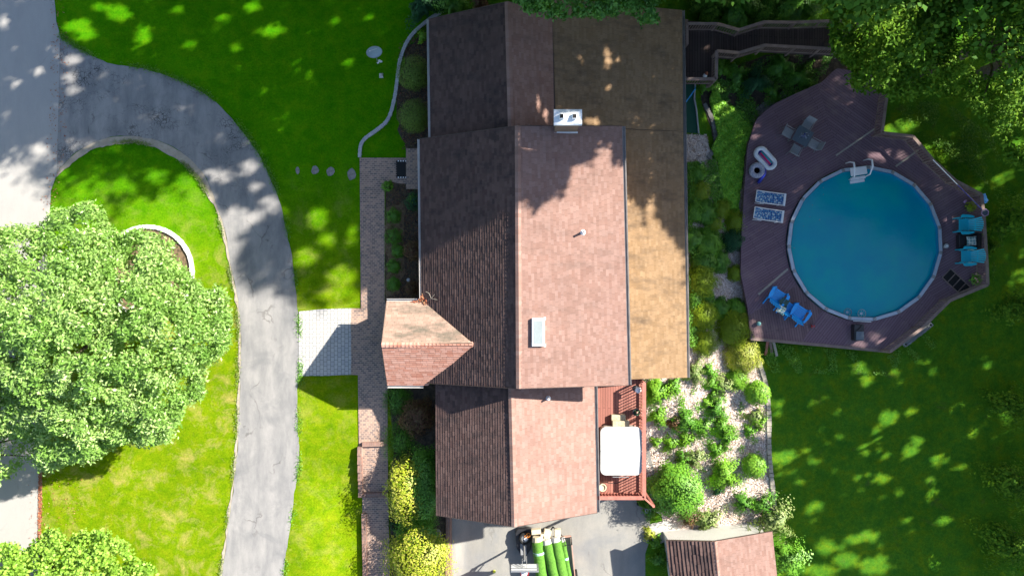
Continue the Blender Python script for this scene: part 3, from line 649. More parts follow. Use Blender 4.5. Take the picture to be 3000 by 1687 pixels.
# ------------------------------------------------------------------ decks, rails
def railing(parent, pts, zs, h, wood, cap_w=0.14, spacing=0.125, posts=True, cap=100, count=[0], bal_w=0.035):
    """cap rail, bottom rail, posts and balusters along a polyline of (x, y); zs: floor height at each point"""
    q = MB()
    for i in range(len(pts)-1):
        a = (*pts[i], zs[i]+h); b2 = (*pts[i+1], zs[i+1]+h); q.bar(a, b2, cap_w, 0.035)
        q.bar((*pts[i], zs[i]+h-.07), (*pts[i+1], zs[i+1]+h-.07), 0.04, 0.09); q.bar((*pts[i], zs[i]+.12), (*pts[i+1], zs[i+1]+.12), 0.04, 0.09)
    r = q.build('railing', wood, parent, world=True); extra = MB()
    for i in range(len(pts)-1):
        a = Vector((*pts[i], zs[i])); b2 = Vector((*pts[i+1], zs[i+1])); L = (b2-a).length; n = max(1, int(L/spacing)); ang = math.atan2(b2.y-a.y, b2.x-a.x)
        for k in range(1, n):
            p = a+(b2-a)*(k/n)
            if railing.n < cap:
                u = MB(); u.box(p.x, p.y, p.z+h/2, bal_w, bal_w, h-0.08, ang); u.build('baluster', wood, r, world=True); railing.n += 1
            else: extra.box(p.x, p.y, p.z+h/2, bal_w, bal_w, h-0.08, ang)
        if posts:
            n2 = max(1, round(L/1.8))
            for k in range(n2+(1 if i == len(pts)-2 else 0)):
                p = a+(b2-a)*(k/n2); u = MB(); u.box(p.x, p.y, p.z+h/2-0.25, 0.09, 0.09, h+0.46, ang); u.build('post', wood, r, world=True)
    if extra.v: o = extra.build('baluster', wood, r, world=True); o['kind'] = 'stuff'
    return r
railing.n = 0
def slabdeck(name, m, poly, z, th, parent):
    b = MB(); poly = [Vector(p[:2]) for p in poly]; n = len(poly)
    r = delaunay_2d_cdt(poly, [(i, (i+1) % n) for i in range(n)], [], 1, 1e-4)
    b.v = [(p.x, p.y, z) for p in r[0]]; b.f = [tuple(f) for f in r[2]]
    for i in range(n):
        a, c = poly[i], poly[(i+1) % n]; b.quad((a.x, a.y, z), (c.x, c.y, z), (c.x, c.y, z-th), (a.x, a.y, z-th))
    return b.build(name, m, parent, world=True)
# red stained deck beside the garage roof
zd = 1.45
deck = thing('raised_deck', 'red stained timber deck with slatted rail between garage roof and garden', 'deck', (5.5, -8, -2.5))
slabdeck('deck_floor', 'reddeck', [(4.25, -4.95), (7.02, -4.95), (7.02, -11.12), (4.25, -11.12)], zd, 0.2, deck)
railing.n = 0
railing(deck, [(6.98, -5.0), (6.98, -11.08), (4.5, -11.08)], [zd]*3, 0.98, 'redwood', 0.20, 0.16, bal_w=0.04)
b = MB()
b.box(5.75, -11.125, zd-0.1, 2.45, 0.03, 1.6); b.build('skirt_board', 'redwood', deck, world=True)
for x in (4.4, 5.7, 6.9):
    for y in (-5.2, -8.2, -10.9): b = MB(); b.box(x, y, -.46, 0.14, 0.14, 3.4); b.build('support_post', 'redwood', deck, world=True)
b = MB(); b.bar((6.98, -11.08, zd+1.0), (7.55, -11.62, zd+0.75), 0.09, 0.05); b.box(7.55, -11.62, .0, 0.12, 0.12, 4.3); b.build('stair_rail', 'redwood', deck, world=True)
# hot tub
T = W(1823, 1321, zd+.9)
tub = thing('hot_tub', 'hot tub under a white folded cover on the red deck', 'hot tub', (T.x-.06, T.y, zd+0.004)); tub.scale = (.95, .97, 1)
def rrect(sx, sy, r, n=6):
    o = []
    for cx, cy, a0 in ((sx/2-r, sy/2-r, 0), (-sx/2+r, sy/2-r, 90), (-sx/2+r, -sy/2+r, 180), (sx/2-r, -sy/2+r, 270)):
        for i in range(n+1): a = R(a0+90*i/n); o.append((cx+r*math.cos(a), cy+r*math.sin(a)))
    return o
b = MB(); b.prism(rrect(2.16, 2.48, 0.3), 0, 0.82); b.build('tub_body', 'greywood', tub)
for s in (1, -1):
    r_ = rrect(2.30, 2.64, 0.32); half = []
    for i in range(len(r_)):
        a, c2 = r_[i], r_[(i+1) % len(r_)]; ya = a[1]*s; yc = c2[1]*s
        if ya >= 0.012: half.append(a)
        if (ya-0.012)*(yc-0.012) < 0: t = (0.012-ya)/(yc-ya); half.append((a[0]+(c2[0]-a[0])*t, 0.012*s))
    zt = lambda p: 0.93-0.05*abs(p[1])/1.3
    q = MB(); n = len(half); q.poly([(p[0], p[1], zt(p)) for p in half]); q.poly([(p[0], p[1], 0.81) for p in half][::-1])
    for i in range(n): j = (i+1) % n; q.quad((*half[i], 0.81), (*half[j], 0.81), (*half[j], zt(half[j])), (*half[i], zt(half[i])))
    q.build('cover', 'cover', tub, bevel=0.025)
b = MB(); b.box(0, 0, .9285, 2.27, .022, .006); b.build('fold_seam', 'greymetal', tub)
b = MB(); b.tube([(-0.45, -1.28, .5), (-0.45, -1.45, .75), (0.45, -1.45, .75), (0.45, -1.28, .5)], 0.022, 6); b.build('cover_lifter', 'greymetal', tub)
p = W(1815, 1232, zd+.2)
st = thing('spa_steps', 'mottled tan double step at the north end of the hot tub', 'steps', (p.x, p.y, zd+0.004))
b = MB(); b.box(-0.06, 0.17, 0.12, 0.76, 0.30, 0.24); b.build('lower_step', mat('mottled_step', [(0.30, 0.26, 0.17), (0.50, 0.46, 0.34)], 9, 0.9, 0.4, 25), st, bevel=0.015)
b = MB(); b.box(0.05, -0.13, 0.2, 0.90, 0.30, 0.40); b.build('upper_step', bpy.data.materials['mottled_step'], st, bevel=0.015)
p = W(1872, 1142, zd+.7); t = thing('table_fan', 'white round-headed lamp standing at the north end of the red deck rail', 'lamp', (p.x-0.05, p.y, zd+0.004))
b = MB(); b.lathe([(0.16, 0), (0.16, 0.03), (0.03, 0.06), (0.03, 0.6), (0.001, 0.62)]); b.build('stand', 'blackp', t)
b = MB(); b.lathe([(0.04, .6), (0.15, .66), (0.17, .72), (0.12, .76), (0.001, .77)], 0, 0); b.build('lamp_head', 'white', t, smooth=True)
p = W(1870, 1207, zd+.4); t = thing('plant_pot', 'black round pot holding a pink flower by the deck rail', 'plant pot', (p.x-0.1, p.y, zd+0.004))
b = MB(); b.lathe([(0.13, 0), (0.21, 0.36), (0.21, 0.40), (0.17, 0.40), (0.15, 0.34), (0.001, 0.34)]); b.build('pot', 'blackp', t)
leafmesh('foliage', 'L_dark', np.array([[p.x-0.1+random.gauss(0, .06), p.y+random.gauss(0, .06), zd+.38+random.random()*.15] for _ in range(80)]), 0.08, t)
b = MB(); b.ball(0, 0.02, 0.55, 0.06); b.build('flower', 'pinkwood', t)
p = W(1757, 1427, zd+.3); t = thing('plant_pot', 'round terracotta pot in a wire holder beside the garage eave', 'plant pot', (p.x+0.15, p.y, zd+0.004))
b = MB(); b.lathe([(0.14, 0), (0.20, 0.30), (0.21, 0.36), (0.16, 0.36), (0.15, 0.3), (0.001, 0.3)]); b.build('pot', 'card', t)
b = MB(); b.tube([(0.25*math.cos(a*.52), 0.25*math.sin(a*.52), .3) for a in range(12)], 0.01, 5, True); b.build('wire_holder', 'black', t)
# hose on deck floor
b = MB(); p0 = W(1770, 1412, zd); b.tube([(p0.x+a*1.3, p0.y+c, zd+0.02) for a, c in ((-.1, .05), (.15, -.02), (.4, -.05), (.62, -.02), (.8, .07), (1.0, .22))], 0.012, 6)
tag(b.build('garden_hose', 'blackp'), 'thin dark hose lying on red boards south of the hot tub', 'hose')
# ------------------------------------------------------------------ north-east platform and walkway
zp = 0.5
plat = thing('entry_platform', 'dark timber platform with railing against the north-east house corner', 'deck', (10.2, 12, -1))
A = [W(2010, 60, zp), W(2093, 70, zp), W(2093, 228, zp), W(2006, 228, zp)]
slabdeck('deck_floor', 'darkwood', A, zp, 0.2, plat)
railing.n = 0
zr = zp+0.95
c1, c2, c3, c4, c5 = [tuple(W(a, b2, zr))[:2] for a, b2 in ((2013, 130), (2013, 70), (2100, 70), (2100, 150), (2098, 232))]
railing(plat, [c1, c2, c3], [zp]*3, 0.95, 'oldwood', 0.15, 0.14)
railing(plat, [c4, c5, tuple(W(2004, 232, zr))[:2]], [zp]*3, 0.95, 'oldwood', 0.17, 0.14)
b = MB()
for q in A: b.box(q.x*0.995, q.y*0.99, -0.3, 0.14, 0.14, 2.3)
b.build('support_post', 'oldwood', plat, world=True)
b = MB(); b.ball(0, 0, 0.12, 0.12); p = W(2072, 215, 1.0)
t = thing('garden_gnome', 'small red and white figure standing in the corner of the dark platform', 'ornament', (p.x, p.y, zp+0.004))
b = MB(); b.lathe([(0.11, 0), (0.12, .1), (0.07, .25), (0.001, .27)]); b.build('body', 'white', t, smooth=True)
b = MB(); b.lathe([(0.10, .24), (0.05, .40), (0.001, .5)], 0.03, 0.06); b.build('hat', 'terra', t, smooth=True)
walk = thing('timber_walkway', 'dark zigzag timber walkway with railings running east from the platform', 'walkway', (14, 13, -1.5))
zz = [zp-0.02, -.05, -.05, -.35, -.6]
up = [(2101, 70), (2166, 88), (2238, 65), (2330, 66), (2480, 60)]; lo = [(2101, 150), (2166, 155), (2240, 133), (2330, 138), (2480, 146)]
U_ = [tuple(W(a, b2, z+0.95))[:2] for (a, b2), z in zip(up, zz)]; L_ = [tuple(W(a, b2, z+0.95))[:2] for (a, b2), z in zip(lo, zz)]
b = MB()
for i in range(4):
    n = 1 if i != 0 else 4
    for k in range(n):
        f = lambda Q, t: (Q[i][0]+(Q[i+1][0]-Q[i][0])*t, Q[i][1]+(Q[i+1][1]-Q[i][1])*t)
        z = zz[i]+(zz[i+1]-zz[i])*(k+0.5)/n if n > 1 else None
        a, c, d, e = f(L_, k/n), f(L_, (k+1)/n), f(U_, (k+1)/n), f(U_, k/n)
        za = z if z is not None else zz[i]; zb = z if z is not None else zz[i+1]
        b.quad((*a, za), (*c, zb), (*d, zb), (*e, za)); b.quad((*a, za-.05), (*a, za), (*e, za), (*e, za-.05)); b.quad((*a, za-.2), (*c, zb-.2), (*c, zb), (*a, za))
b.build('walkway_floor', 'darkwood', walk, world=True)
railing.n = 0
railing(walk, U_, zz, 0.95, 'oldwood', 0.16, 0.15, cap=50); railing(walk, L_, zz, 0.95, 'oldwood', 0.16, 0.15)
# green mat strip with pale edging and blue pole below the platform
m0 = [tuple(W(a, b2, -0.9))[:2] for a, b2 in ((2000, 245), (2036, 245), (2040, 300), (2045, 390), (2000, 390))]
z = g(m0[1][0], m0[1][1])
t = thing('golf_mat', 'dark green turf strip with pale edging beside the house wall', 'mat', (m0[0][0], m0[0][1], -1.0))
o = drape('turf_strip', 'matgreen', m0, 0.06); o.parent = t; o.location = -t.location
b = MB(); e = [WG(a, b2, 0.10) for a, b2 in ((2037, 245), (2034, 290), (2040, 320), (2044, 360), (2047, 391))]; b.tube([tuple(p) for p in e], 0.045, 6); b.build('edging', 'palestone', t, world=True)
b = MB(); b.tube([tuple(W(2000, 312, 0.4)), tuple(W(2020, 285, 0.2)), tuple(W(2036, 262, 0.0)), tuple(W(2037, 255, -0.8))], 0.035, 8)
tag(b.build('blue_hose', 'blue'), 'blue flexible pipe leaning from the eave above the green turf strip', 'pipe')
# ------------------------------------------------------------------ pool deck
zq = -1.1
pool_c = W(2534.5, 713, zq+0.18)
pd = thing('pool_deck', 'plum brown timber deck wrapping the round pool', 'deck', (20, 2, -2.9))
outl = [(2600, 225), (2596, 290), (2585, 392), (2674, 400), (2733, 467), (2790, 525), (2872, 575), (2882, 640), (2890, 760), (2892, 834), (2783, 878), (2700, 960), (2607, 1028), (2400, 1008), (2199, 992), (2190, 900), (2170, 800), (2172, 700), (2180, 560), (2190, 430), (2215, 350), (2262, 308), (2330, 275), (2410, 240), (2450, 200)]
outw = [tuple(W(a, b2, zq))[:2] for a, b2 in outl]
cx, cy = pool_c.x, pool_c.y; RP = 228*(CAMH-zq-0.18)/F
# sectors with their own board direction, cut along radial lines from the pool
def clip_half(poly, p, n):
    out = []
    for i in range(len(poly)):
        a, c = poly[i], poly[(i+1) % len(poly)]; da = (a[0]-p[0])*n[0]+(a[1]-p[1])*n[1]; dc = (c[0]-p[0])*n[0]+(c[1]-p[1])*n[1]
        if da >= 0: out.append(a)
        if da*dc < 0: t = da/(da-dc); out.append((a[0]+(c[0]-a[0])*t, a[1]+(c[1]-a[1])*t))
    return out
def sector(a0, a1, m, stair=None):
    """part of the deck outline between two directions seen from the pool centre, outside the pool"""
    N = 720; pts = []
    oo = np.array(outw); 
    def ray(a):
        d = (math.cos(a), math.sin(a)); best = None
        for i in range(len(outw)):
            p, q = outw[i], outw[(i+1) % len(outw)]; ex, ey = q[0]-p[0], q[1]-p[1]; den = d[0]*ey-d[1]*ex
            if abs(den) < 1e-9: continue
            t = ((p[0]-cx)*ey-(p[1]-cy)*ex)/den; s = ((p[0]-cx)*d[1]-(p[1]-cy)*d[0])/den
            if t > 0 and -1e-6 <= s <= 1+1e-6 and (best is None or t < best): best = t
        return best if best else RP+1
    n = max(4, int((a1-a0)/1.5)); b = MB(); ri = RP+0.01
    for k in range(n):
        t0, t1 = R(a0+(a1-a0)*k/n), R(a0+(a1-a0)*(k+1)/n); r0, r1 = ray(t0), ray(t1)
        P = lambda t, r, z=zq: (cx+math.cos(t)*r, cy+math.sin(t)*r, z)
        if stair and stair[0] <= math.degrees((t0+t1)/2) <= stair[1]:
            s0, s1 = RP+0.22, RP+0.22+stair[2]
            b.quad(P(t0, ri), P(t0, s0), P(t1, s0), P(t1, ri)); b.quad(P(t0, s1), P(t0, r0), P(t1, r1), P(t1, s1))
        else: b.quad(P(t0, ri), P(t0, r0), P(t1, r1), P(t1, ri))
        b.quad(P(t0, r0), P(t0, r0, zq-.2), P(t1, r1, zq-.2), P(t1, r1))
        b.quad(P(t0, ri), P(t1, ri), P(t1, ri, zq-.2), P(t0, ri, zq-.2))
    return b.build('deck_floor', m, pd, world=True)
for a0, a1, m in ((-37, 47, 'p1'), (47, 106, 'p3'), (106, 204, 'p1'), (204, 212, 'p4'), (212, 238, 'p2'), (238, 323, 'p4')):
    sector(a0, a1, m)
# rails round the deck
railing.n = 0
def rl(pts, z=zq, h=0.95):
    P = [tuple(W(a, b2, z+h))[:2] for a, b2 in pts]; railing(pd, P, [z]*len(P), h, 'oldwood', 0.17, 0.16, cap=100)
rl([(2608, 220), (2597, 290), (2584, 389), (2675, 400), (2733, 468), (2800, 530), (2876, 570), (2883, 640), (2891, 760), (2894, 834), (2783, 880), (2700, 962), (2608, 1030)])
rl([(2608, 1030), (2400, 1010), (2199, 992)], zq-0.6, 0.62)
# pale joint boards let into the deck
for a, c, wdt in (((2449, 456), (2562, 378), 0.09), ((2222, 862), (2308, 788), 0.11), ((2624, 488), (2690, 440), 0.10)):
    p = W(*a, zq); q = W(*c, zq); b = MB(); b.bar((p.x, p.y, zq+0.012), (q.x, q.y, zq+0.012), wdt, 0.02); b.build('joint_board', 'greywood', pd, world=True)
# stair opening in the boards: flat black sheet paints the well's shade, crossing treads on top
h0, h1 = W(2772, 800, zq), W(2832, 856, zq); d = (h1-h0).normalized(); s = Vector((-d.y, d.x, 0)); L = (h1-h0).length
b = MB(); hw = 0.36; pts = [h0+s*hw, h1+s*hw, h1-s*hw, h0-s*hw]; b.poly([(p.x, p.y, zq+0.008) for p in pts][::-1]); b.build('stair_painted_dark', 'black', pd, world=True)
b = MB()
for k in range(5): p = h0+d*(L*k/4); b.bar((p.x+s.x*hw, p.y+s.y*hw, zq+0.02), (p.x-s.x*hw, p.y-s.y*hw, zq+0.02), 0.05, 0.03)
for sg in (1, -1): b.bar((h0.x+s.x*hw*sg, h0.y+s.y*hw*sg, zq+0.022), (h1.x+s.x*hw*sg, h1.y+s.y*hw*sg, zq+0.022), 0.06, 0.03)
b.build('stair_frame', 'oldwood', pd, world=True)
# ------------------------------------------------------------------ pool
pool = thing('swimming_pool', 'round above-ground pool of blue water set in the timber deck', 'swimming pool', (cx, cy, -2.9))
NS = 19; a_off = R(353); zt = zq+0.18
an = [a_off+2*math.pi*k/NS for k in range(NS)]
b = MB(); ro, ri = RP, RP-0.02
for k in range(NS):
    t0, t1 = an[k], an[(k+1) % NS]
    for r_, s in ((RP-0.2, 1),): b.quad((cx+math.cos(t0)*r_, cy+math.sin(t0)*r_, zt-0.01), (cx+math.cos(t1)*r_, cy+math.sin(t1)*r_, zt-0.01), (cx+math.cos(t1)*r_, cy+math.sin(t1)*r_, -2.3), (cx+math.cos(t0)*r_, cy+math.sin(t0)*r_, -2.3))
b.poly([(cx+math.cos(t)*(RP-0.2), cy+math.sin(t)*(RP-0.2), -2.28) for t in an])
b.build('pool_liner', 'liner', pool, world=True)
b = MB(); b.poly([(cx+math.cos(t)*(RP-0.205), cy+math.sin(t)*(RP-0.205), zt-0.22) for t in an]); b.build('water', 'water', pool, world=True)
for k in range(NS):
    t0, t1 = an[k]+0.018, an[k]+2*math.pi/NS-0.018; r0, r1 = RP-0.19, RP+0.0
    P = lambda t, r, z: (cx+math.cos(t)*r, cy+math.sin(t)*r, z)
    b = MB(); b.poly([P(t0, r0, zt), P(t0, r1, zt), P(t1, r1, zt), P(t1, r0, zt)])
    b.quad(P(t0, r1, zt), P(t0, r1, zt-.12), P(t1, r1, zt-.12), P(t1, r1, zt)); b.quad(P(t0, r0, zt), P(t1, r0, zt), P(t1, r0, zt-.06), P(t0, r0, zt-.06))
    b.build('rim', 'poolrim', pool, world=True)
    b = MB(); t = an[k]; b.lathe([(0.10, zt-.08), (0.11, zt+.012), (0.07, zt+.03), (0.001, zt+.03)], cx+math.cos(t)*(RP-0.1), cy+math.sin(t)*(RP-0.1), 10); b.build('rim_joint', 'greymetal', pool, world=True)
# ladder
p = W(2512, 500, zt); lad = thing('pool_ladder', 'white plastic ladder over the northern pool rim', 'ladder', (p.x, p.y, zt-0.2), R(9))
for sx in (-0.52, 0.52):
    b = MB(); b.tube([(sx, 0.55, -0.25), (sx, 0.52, .55), (sx, 0.40, .95), (sx, 0.05, .92), (sx*0.86, -0.35, .65), (sx*0.86, -0.45, -0.2)], [.03, .04, .05, .055, .035, .03], 8); b.build('side_rail', 'white', lad, smooth=True)
b = MB(); b.box(0, -0.05, .32, .95, .46, .05); b.build('platform', 'white', lad, bevel=0.02)
for k in range(4): b = MB(); b.box(0, -0.42-0.17*k, 0.12-0.12*k, 0.86-0.02*k, .17, .05); b.build('step', 'white', lad, bevel=0.015)
# round return fittings, skimmer
for px_, py_, lab, r_ in ((2490, 915, 'dark wire ring hanging in the water beside the pump box', 0.22), (2525, 918, 'wire ring fan with pale centre clipped over the southern pool rim', 0.23)):
    p = W(px_, py_, zt+0.05); t = thing('float_ring', lab, 'pool fitting', (p.x, p.y, zt-0.2 if r_ < .225 else zt+0.05))
    b = MB(); b.tube([(r_*math.cos(a*.393), r_*math.sin(a*.393), 0) for a in range(16)], 0.014, 5, True); b.build('ring', 'greymetal', t)
    b = MB(); b.ball(-.04, 0, 0.0, 0.07, sz=.3)
    for a in range(7): b.tube([(0, 0, 0), (r_*math.cos(a*.9), r_*math.sin(a*.9), 0)], 0.006, 4)
    b.build('spokes', 'poolrim', t)
p = W(2507, 973, zq); t = thing('pump_box', 'dark grey storage box on the deck south of the pool', 'storage box', (p.x, p.y, zq+0.004))
b = MB(); b.box(0, 0, .2, .56, .92, .4); b.build('box_body', 'blackp', t, bevel=0.03)
b = MB(); b.box(0.02, -0.17, .43, .46, .50, .06); b.build('lid', 'tabletop', t, bevel=0.02)
b = MB(); b.tube([(-.2, .1, .42), (0, .25, .44), (.12, .42, .42)], 0.015, 6); b.build('handle', 'black', t)
p0, p1 = W(2500, 940, zq+.1), W(2552, 942, zq+.1); b = MB(); b.tube([tuple(p0), tuple(p1)], 0.03, 8); tag(b.build('white_rod', 'white'), 'short white rod lying between pump box and pool rim', 'rod')
p = W(2767, 721, zq); t = thing('chlorine_tub', 'small round white tub on the deck by the eastern rim', 'tub', (p.x, p.y, zq+0.004))
b = MB(); b.lathe([(0.12, 0), (0.13, .2), (0.12, .22), (0.001, .23)]); b.build('tub_body', 'cover', t, smooth=False)
b = MB(); b.lathe([(0.05, .22), (0.05, .26), (0.001, .26)]); b.build('lid_knob', 'white', t)
# ------------------------------------------------------------------ deck furniture
def adirondack(m, label, loc, rz, group):
    t = thing('garden_chair', label, 'chair', loc, rz, group)     # sitter faces +x
    k = 1.22
    for j in range(7):
        pass
    b = MB()
    for j in range(6): b.box((-0.05+0.085*j)*k, 0, (0.30+0.016*j)*k, 0.074*k, 0.50*k, 0.02*k)
    b.box(0.18*k, 0.26*k, 0.33*k, 0.55*k, 0.025*k, 0.05*k); b.box(0.18*k, -0.26*k, 0.33*k, 0.55*k, 0.025*k, 0.05*k)
    b.build('seat', m, t)
    b = MB()
    for j in range(7):
        a = (j-3)/3.0; b.bar((-0.08*k, a*0.20*k, 0.28*k), ((-0.42+0.05*a*a)*k, a*0.30*k, (0.86-0.06*a*a)*k), 0.062*k, 0.02*k)
    b.bar((-0.24*k, -0.27*k, .56*k), (-0.24*k, 0.27*k, .56*k), 0.03, 0.05); b.build('backrest', m, t)
    for sy in (-1, 1):
        b = MB(); Q = [(-0.22*k, sy*0.33*k), (-0.2*k, sy*0.40*k), (0.05*k, sy*0.46*k), (0.34*k, sy*0.47*k), (0.42*k, sy*0.40*k), (0.38*k, sy*0.32*k), (0.05*k, sy*0.33*k)]
        b.prism(Q if sy < 0 else Q[::-1], 0.52*k, 0.545*k); b.build('armrest', m, t)
        b = MB(); b.box(0.42*k, sy*0.32*k, 0.26*k, 0.10*k, 0.045*k, 0.52*k); b.build('leg', m, t)
        b = MB(); b.bar((0.1*k, sy*.3*k, .28*k), (-0.48*k, sy*0.3*k, 0.03*k), .045*k, .09*k); b.box(-0.15*k, sy*.33*k, .3*k, .06*k, .03*k, .45*k); b.build('leg', m, t)
    return t
def at(px_, py_, z=zq, off=0.004): p = W(px_, py_, z+0.35); return (p.x, p.y, z+off)
adirondack('blue', 'bright blue slatted chair nearest the pale joint board', at(2272, 874), R(57), 'blue chairs at the south-west of the pool deck')
adirondack('blue', 'bright blue slatted chair nearest the red ball', at(2336, 922), R(57), 'blue chairs at the south-west of the pool deck')
c_ = adirondack('blue', 'smaller blue chair holding a leafy cushion and dark towel between two blue chairs', at(2304, 904), R(57), 'blue chairs at the south-west of the pool deck'); c_.scale = (0.8, 0.72, 0.8)
adirondack('teal', 'teal slatted chair east of the pool beside the net pole', at(2831, 659), R(180), 'teal chairs east of the pool')
adirondack('teal', 'teal slatted chair east of the pool beside the stair opening', at(2838, 751), R(180), 'teal chairs east of the pool')
def pillow(m, lab, p, rz, s=0.5, tilt=0.3):
    b = MB(); n = 9; V = {}
    for i in range(n):
        for j in range(n):
            u, v = i/(n-1)*2-1, j/(n-1)*2-1; e = (1-u**4)*(1-v**4); c_ = 1-0.10*(1-abs(u*v))*max(abs(u), abs(v))
            for sg in (1, -1): V[i, j, sg] = (u*s/2*c_, v*s/2*c_, sg*0.09*e**0.6)
    for i in range(n-1):
        for j in range(n-1):
            b.quad(V[i, j, 1], V[i+1, j, 1], V[i+1, j+1, 1], V[i, j+1, 1]); b.quad(V[i, j+1, -1], V[i+1, j+1, -1], V[i+1, j, -1], V[i, j, -1])
    o = b.build('cushion', m, smooth=True); o.location = p; o.rotation_euler = (0, tilt, rz); return tag(o, lab, 'cushion')
p = W(2288, 907, zq+.62); pillow('cushfab', 'leaf-patterned cushion on the smaller blue chair', (p.x, p.y, zq+.66), R(57), 0.52)
b = MB(); p = W(2299, 886, zq+.6)
for k in range(6): b.box(p.x+random.uniform(-.16, .16), p.y+random.uniform(-.12, .12), zq+.56+.02*k, .34, .26, .02, random.random()*3, random.uniform(-.2, .2))
tag(b.build('towel', mat('dark_towel', [(0.03, 0.07, 0.06), (0.06, 0.12, 0.11)], 8, 0.95, 0.5, 40)), 'crumpled dark green towel on the smaller blue chair', 'towel')
# dark low chair with pillow
t = thing('wicker_chair', 'dark low wicker armchair between the two teal chairs', 'chair', at(2838, 706), R(180))
b = MB(); b.box(0.12, 0, 0.2, 0.85, 0.8, 0.3); b.build('seat', 'blackp', t, bevel=0.03)
b = MB(); b.box(-0.38, 0, 0.42, 0.16, 0.85, 0.75); b.build('backrest', 'black', t, bevel=0.03)
for sy in (-1, 1): b = MB(); b.box(0.05, sy*0.42, 0.36, 0.9, 0.12, 0.5); b.build('armrest', 'black', t, bevel=0.03)
p = W(2846, 706, zq+.5); pillow('cushfab', 'pale leafy square cushion on the dark wicker armchair', (p.x, p.y, zq+.52), R(3), 0.56, -0.1)
# chaises
def chaise(label, px_, py_, rz):
    t = thing('sun_lounger', label, 'sun lounger', at(px_, py_), rz, 'patterned sun loungers on the pool deck')
    Lh = 0.86; b = MB()
    b.tube([(-Lh, -.32, .52), (-.35, -.33, .34), (Lh, -.33, .32)], .028, 7); b.tube([(-Lh, .32, .52), (-.35, .33, .34), (Lh, .33, .32)], .028, 7); b.tube([(-Lh, -.32, .52), (-Lh, .32, .52)], .028, 7)
    b.build('frame', 'white', t, smooth=True)
    b = MB(); b.box(Lh-0.01, 0, .335, .13, .72, .05); b.build('foot_bar', 'white', t, bevel=0.025)
    b = MB(); b.quad((-Lh, -.29, .53), (-.35, -.29, .35), (-.35, .29, .35), (-Lh, .29, .53)); b.quad((-.35, -.29, .35), (.80, -.29, .33), (.80, .29, .33), (-.35, .29, .35)); b.build('sling', 'chaisefab', t)
    for x in (-.45, .62):
        for sy in (-1, 1): b = MB(); b.tube([(x, sy*.33, .33), (x-.06, sy*.36, .0)], .02, 6); b.build('leg', 'white', t)
    b = MB(); b.tube([(-.80, -.38, .2), (-.3, -.38, .26)], .02, 6); b.build('back_stop', 'white', t)
chaise('white framed lounger with blue lattice fabric, the one nearer the inflatable ring', 2256, 580, R(-7))
chaise('white framed lounger with blue lattice fabric, the one farther from the inflatable ring', 2250, 629, R(-8))
# dining set
a_ = R(-29)
t = thing('dining_table', 'slate blue square table with four grey chairs on the pool deck', 'table', at(2344, 403), a_)
b = MB(); b.box(0, 0, .72, .94, .94, .03); b.build('table_top', 'tabletop', t, bevel=0.01)
for sx in (-1, 1):
    for sy in (-1, 1): b = MB(); b.box(sx*.42, sy*.42, .35, .04, .04, .7); b.build('leg', 'greymetal', t)
def sling_chair(label, px_, py_, rz):
    t = thing('patio_chair', label, 'chair', at(px_, py_), rz, 'grey chairs round the slate table')
    b = MB(); b.box(0, 0, .42, .56, .52, .03); b.build('seat', 'sling', t, bevel=0.01)
    b = MB(); b.bar((-.27, 0, .42), (-.40, 0, .92), .52, .03); b.build('backrest', 'sling', t)
    for sy in (-1, 1):
        b = MB(); b.tube([(.25, sy*.27, 0), (.27, sy*.27, .62), (-.34, sy*.27, .64)], .016, 6); b.build('armrest', 'greymetal', t)
        b = MB(); b.tube([(-.22, sy*.26, .42), (-.36, sy*.26, 0)], .016, 6); b.build('leg', 'greymetal', t)
sling_chair('grey patio chair on the slate table side nearest the house', 2307, 390, a_)
sling_chair('grey patio chair at the slate table side facing the stair opening', 2382, 424, a_+R(180))
sling_chair('grey patio chair at the northern side of the slate table', 2361, 370, a_-R(90))
sling_chair('grey patio chair at the slate table side nearest the striped raft', 2329, 440, a_+R(90))
p = W(2356, 397, zq+.85); t = thing('potted_plant', 'small dark blue and white potted plant on the slate table', 'plant', (p.x, p.y, zq+.74))
b = MB(); b.lathe([(0.07, 0), (0.11, .14), (0.001, .13)]); b.build('pot', 'navy', t)
P_ = np.array([[p.x+math.cos(a)*r_, p.y+math.sin(a)*r_*.7, zq+.9+.1*math.sin(a*3)] for a, r_ in [(random.random()*6.28, random.uniform(.02, .26)) for _ in range(60)]])
leafmesh('foliage', leafmat('blue_white_leaf', (0.02, 0.03, 0.10), (0.45, 0.5, 0.55), 0.5, 0.0), P_, 0.14, t, aspect=0.3)
# inflatables
t = thing('inflatable_raft', 'white inflatable raft with pink and teal stripes on the deck edge', 'pool float', at(2246, 462, zq, 0.01), R(-48))
def capsule(L, r, n=10):
    return [(L/2*math.copysign(1, math.cos(R(a)))+r*math.cos(R(a)), r*math.sin(R(a))) for a in [-80+160*i/n for i in range(n+1)]]+[(-L/2+r*math.cos(R(a)), r*math.sin(R(a))) for a in [100+160*i/n for i in range(n+1)]]
b = MB(); b.tube([(x, y, .13) for x, y in capsule(0.75, 0.30)], .125, 10, True); b.build('raft_tube', 'white', t, smooth=True)
for y, m in ((-.11, 'lilac'), (0.01, 'pink'), (.11, 'aqua')): b = MB(); b.tube([(-.42, y, .09), (.46, y, .09)], .055, 8); b.build('raft_slat', m, t, smooth=True)
b = MB(); b.box(0, 0, .04, 1.15, .42, .02); b.build('raft_floor', 'navy', t)
t = thing('inflatable_ring', 'speckled inflatable ring with deep blue backrest beside the striped raft', 'pool float', at(2221, 498, zq, 0.01), 0)
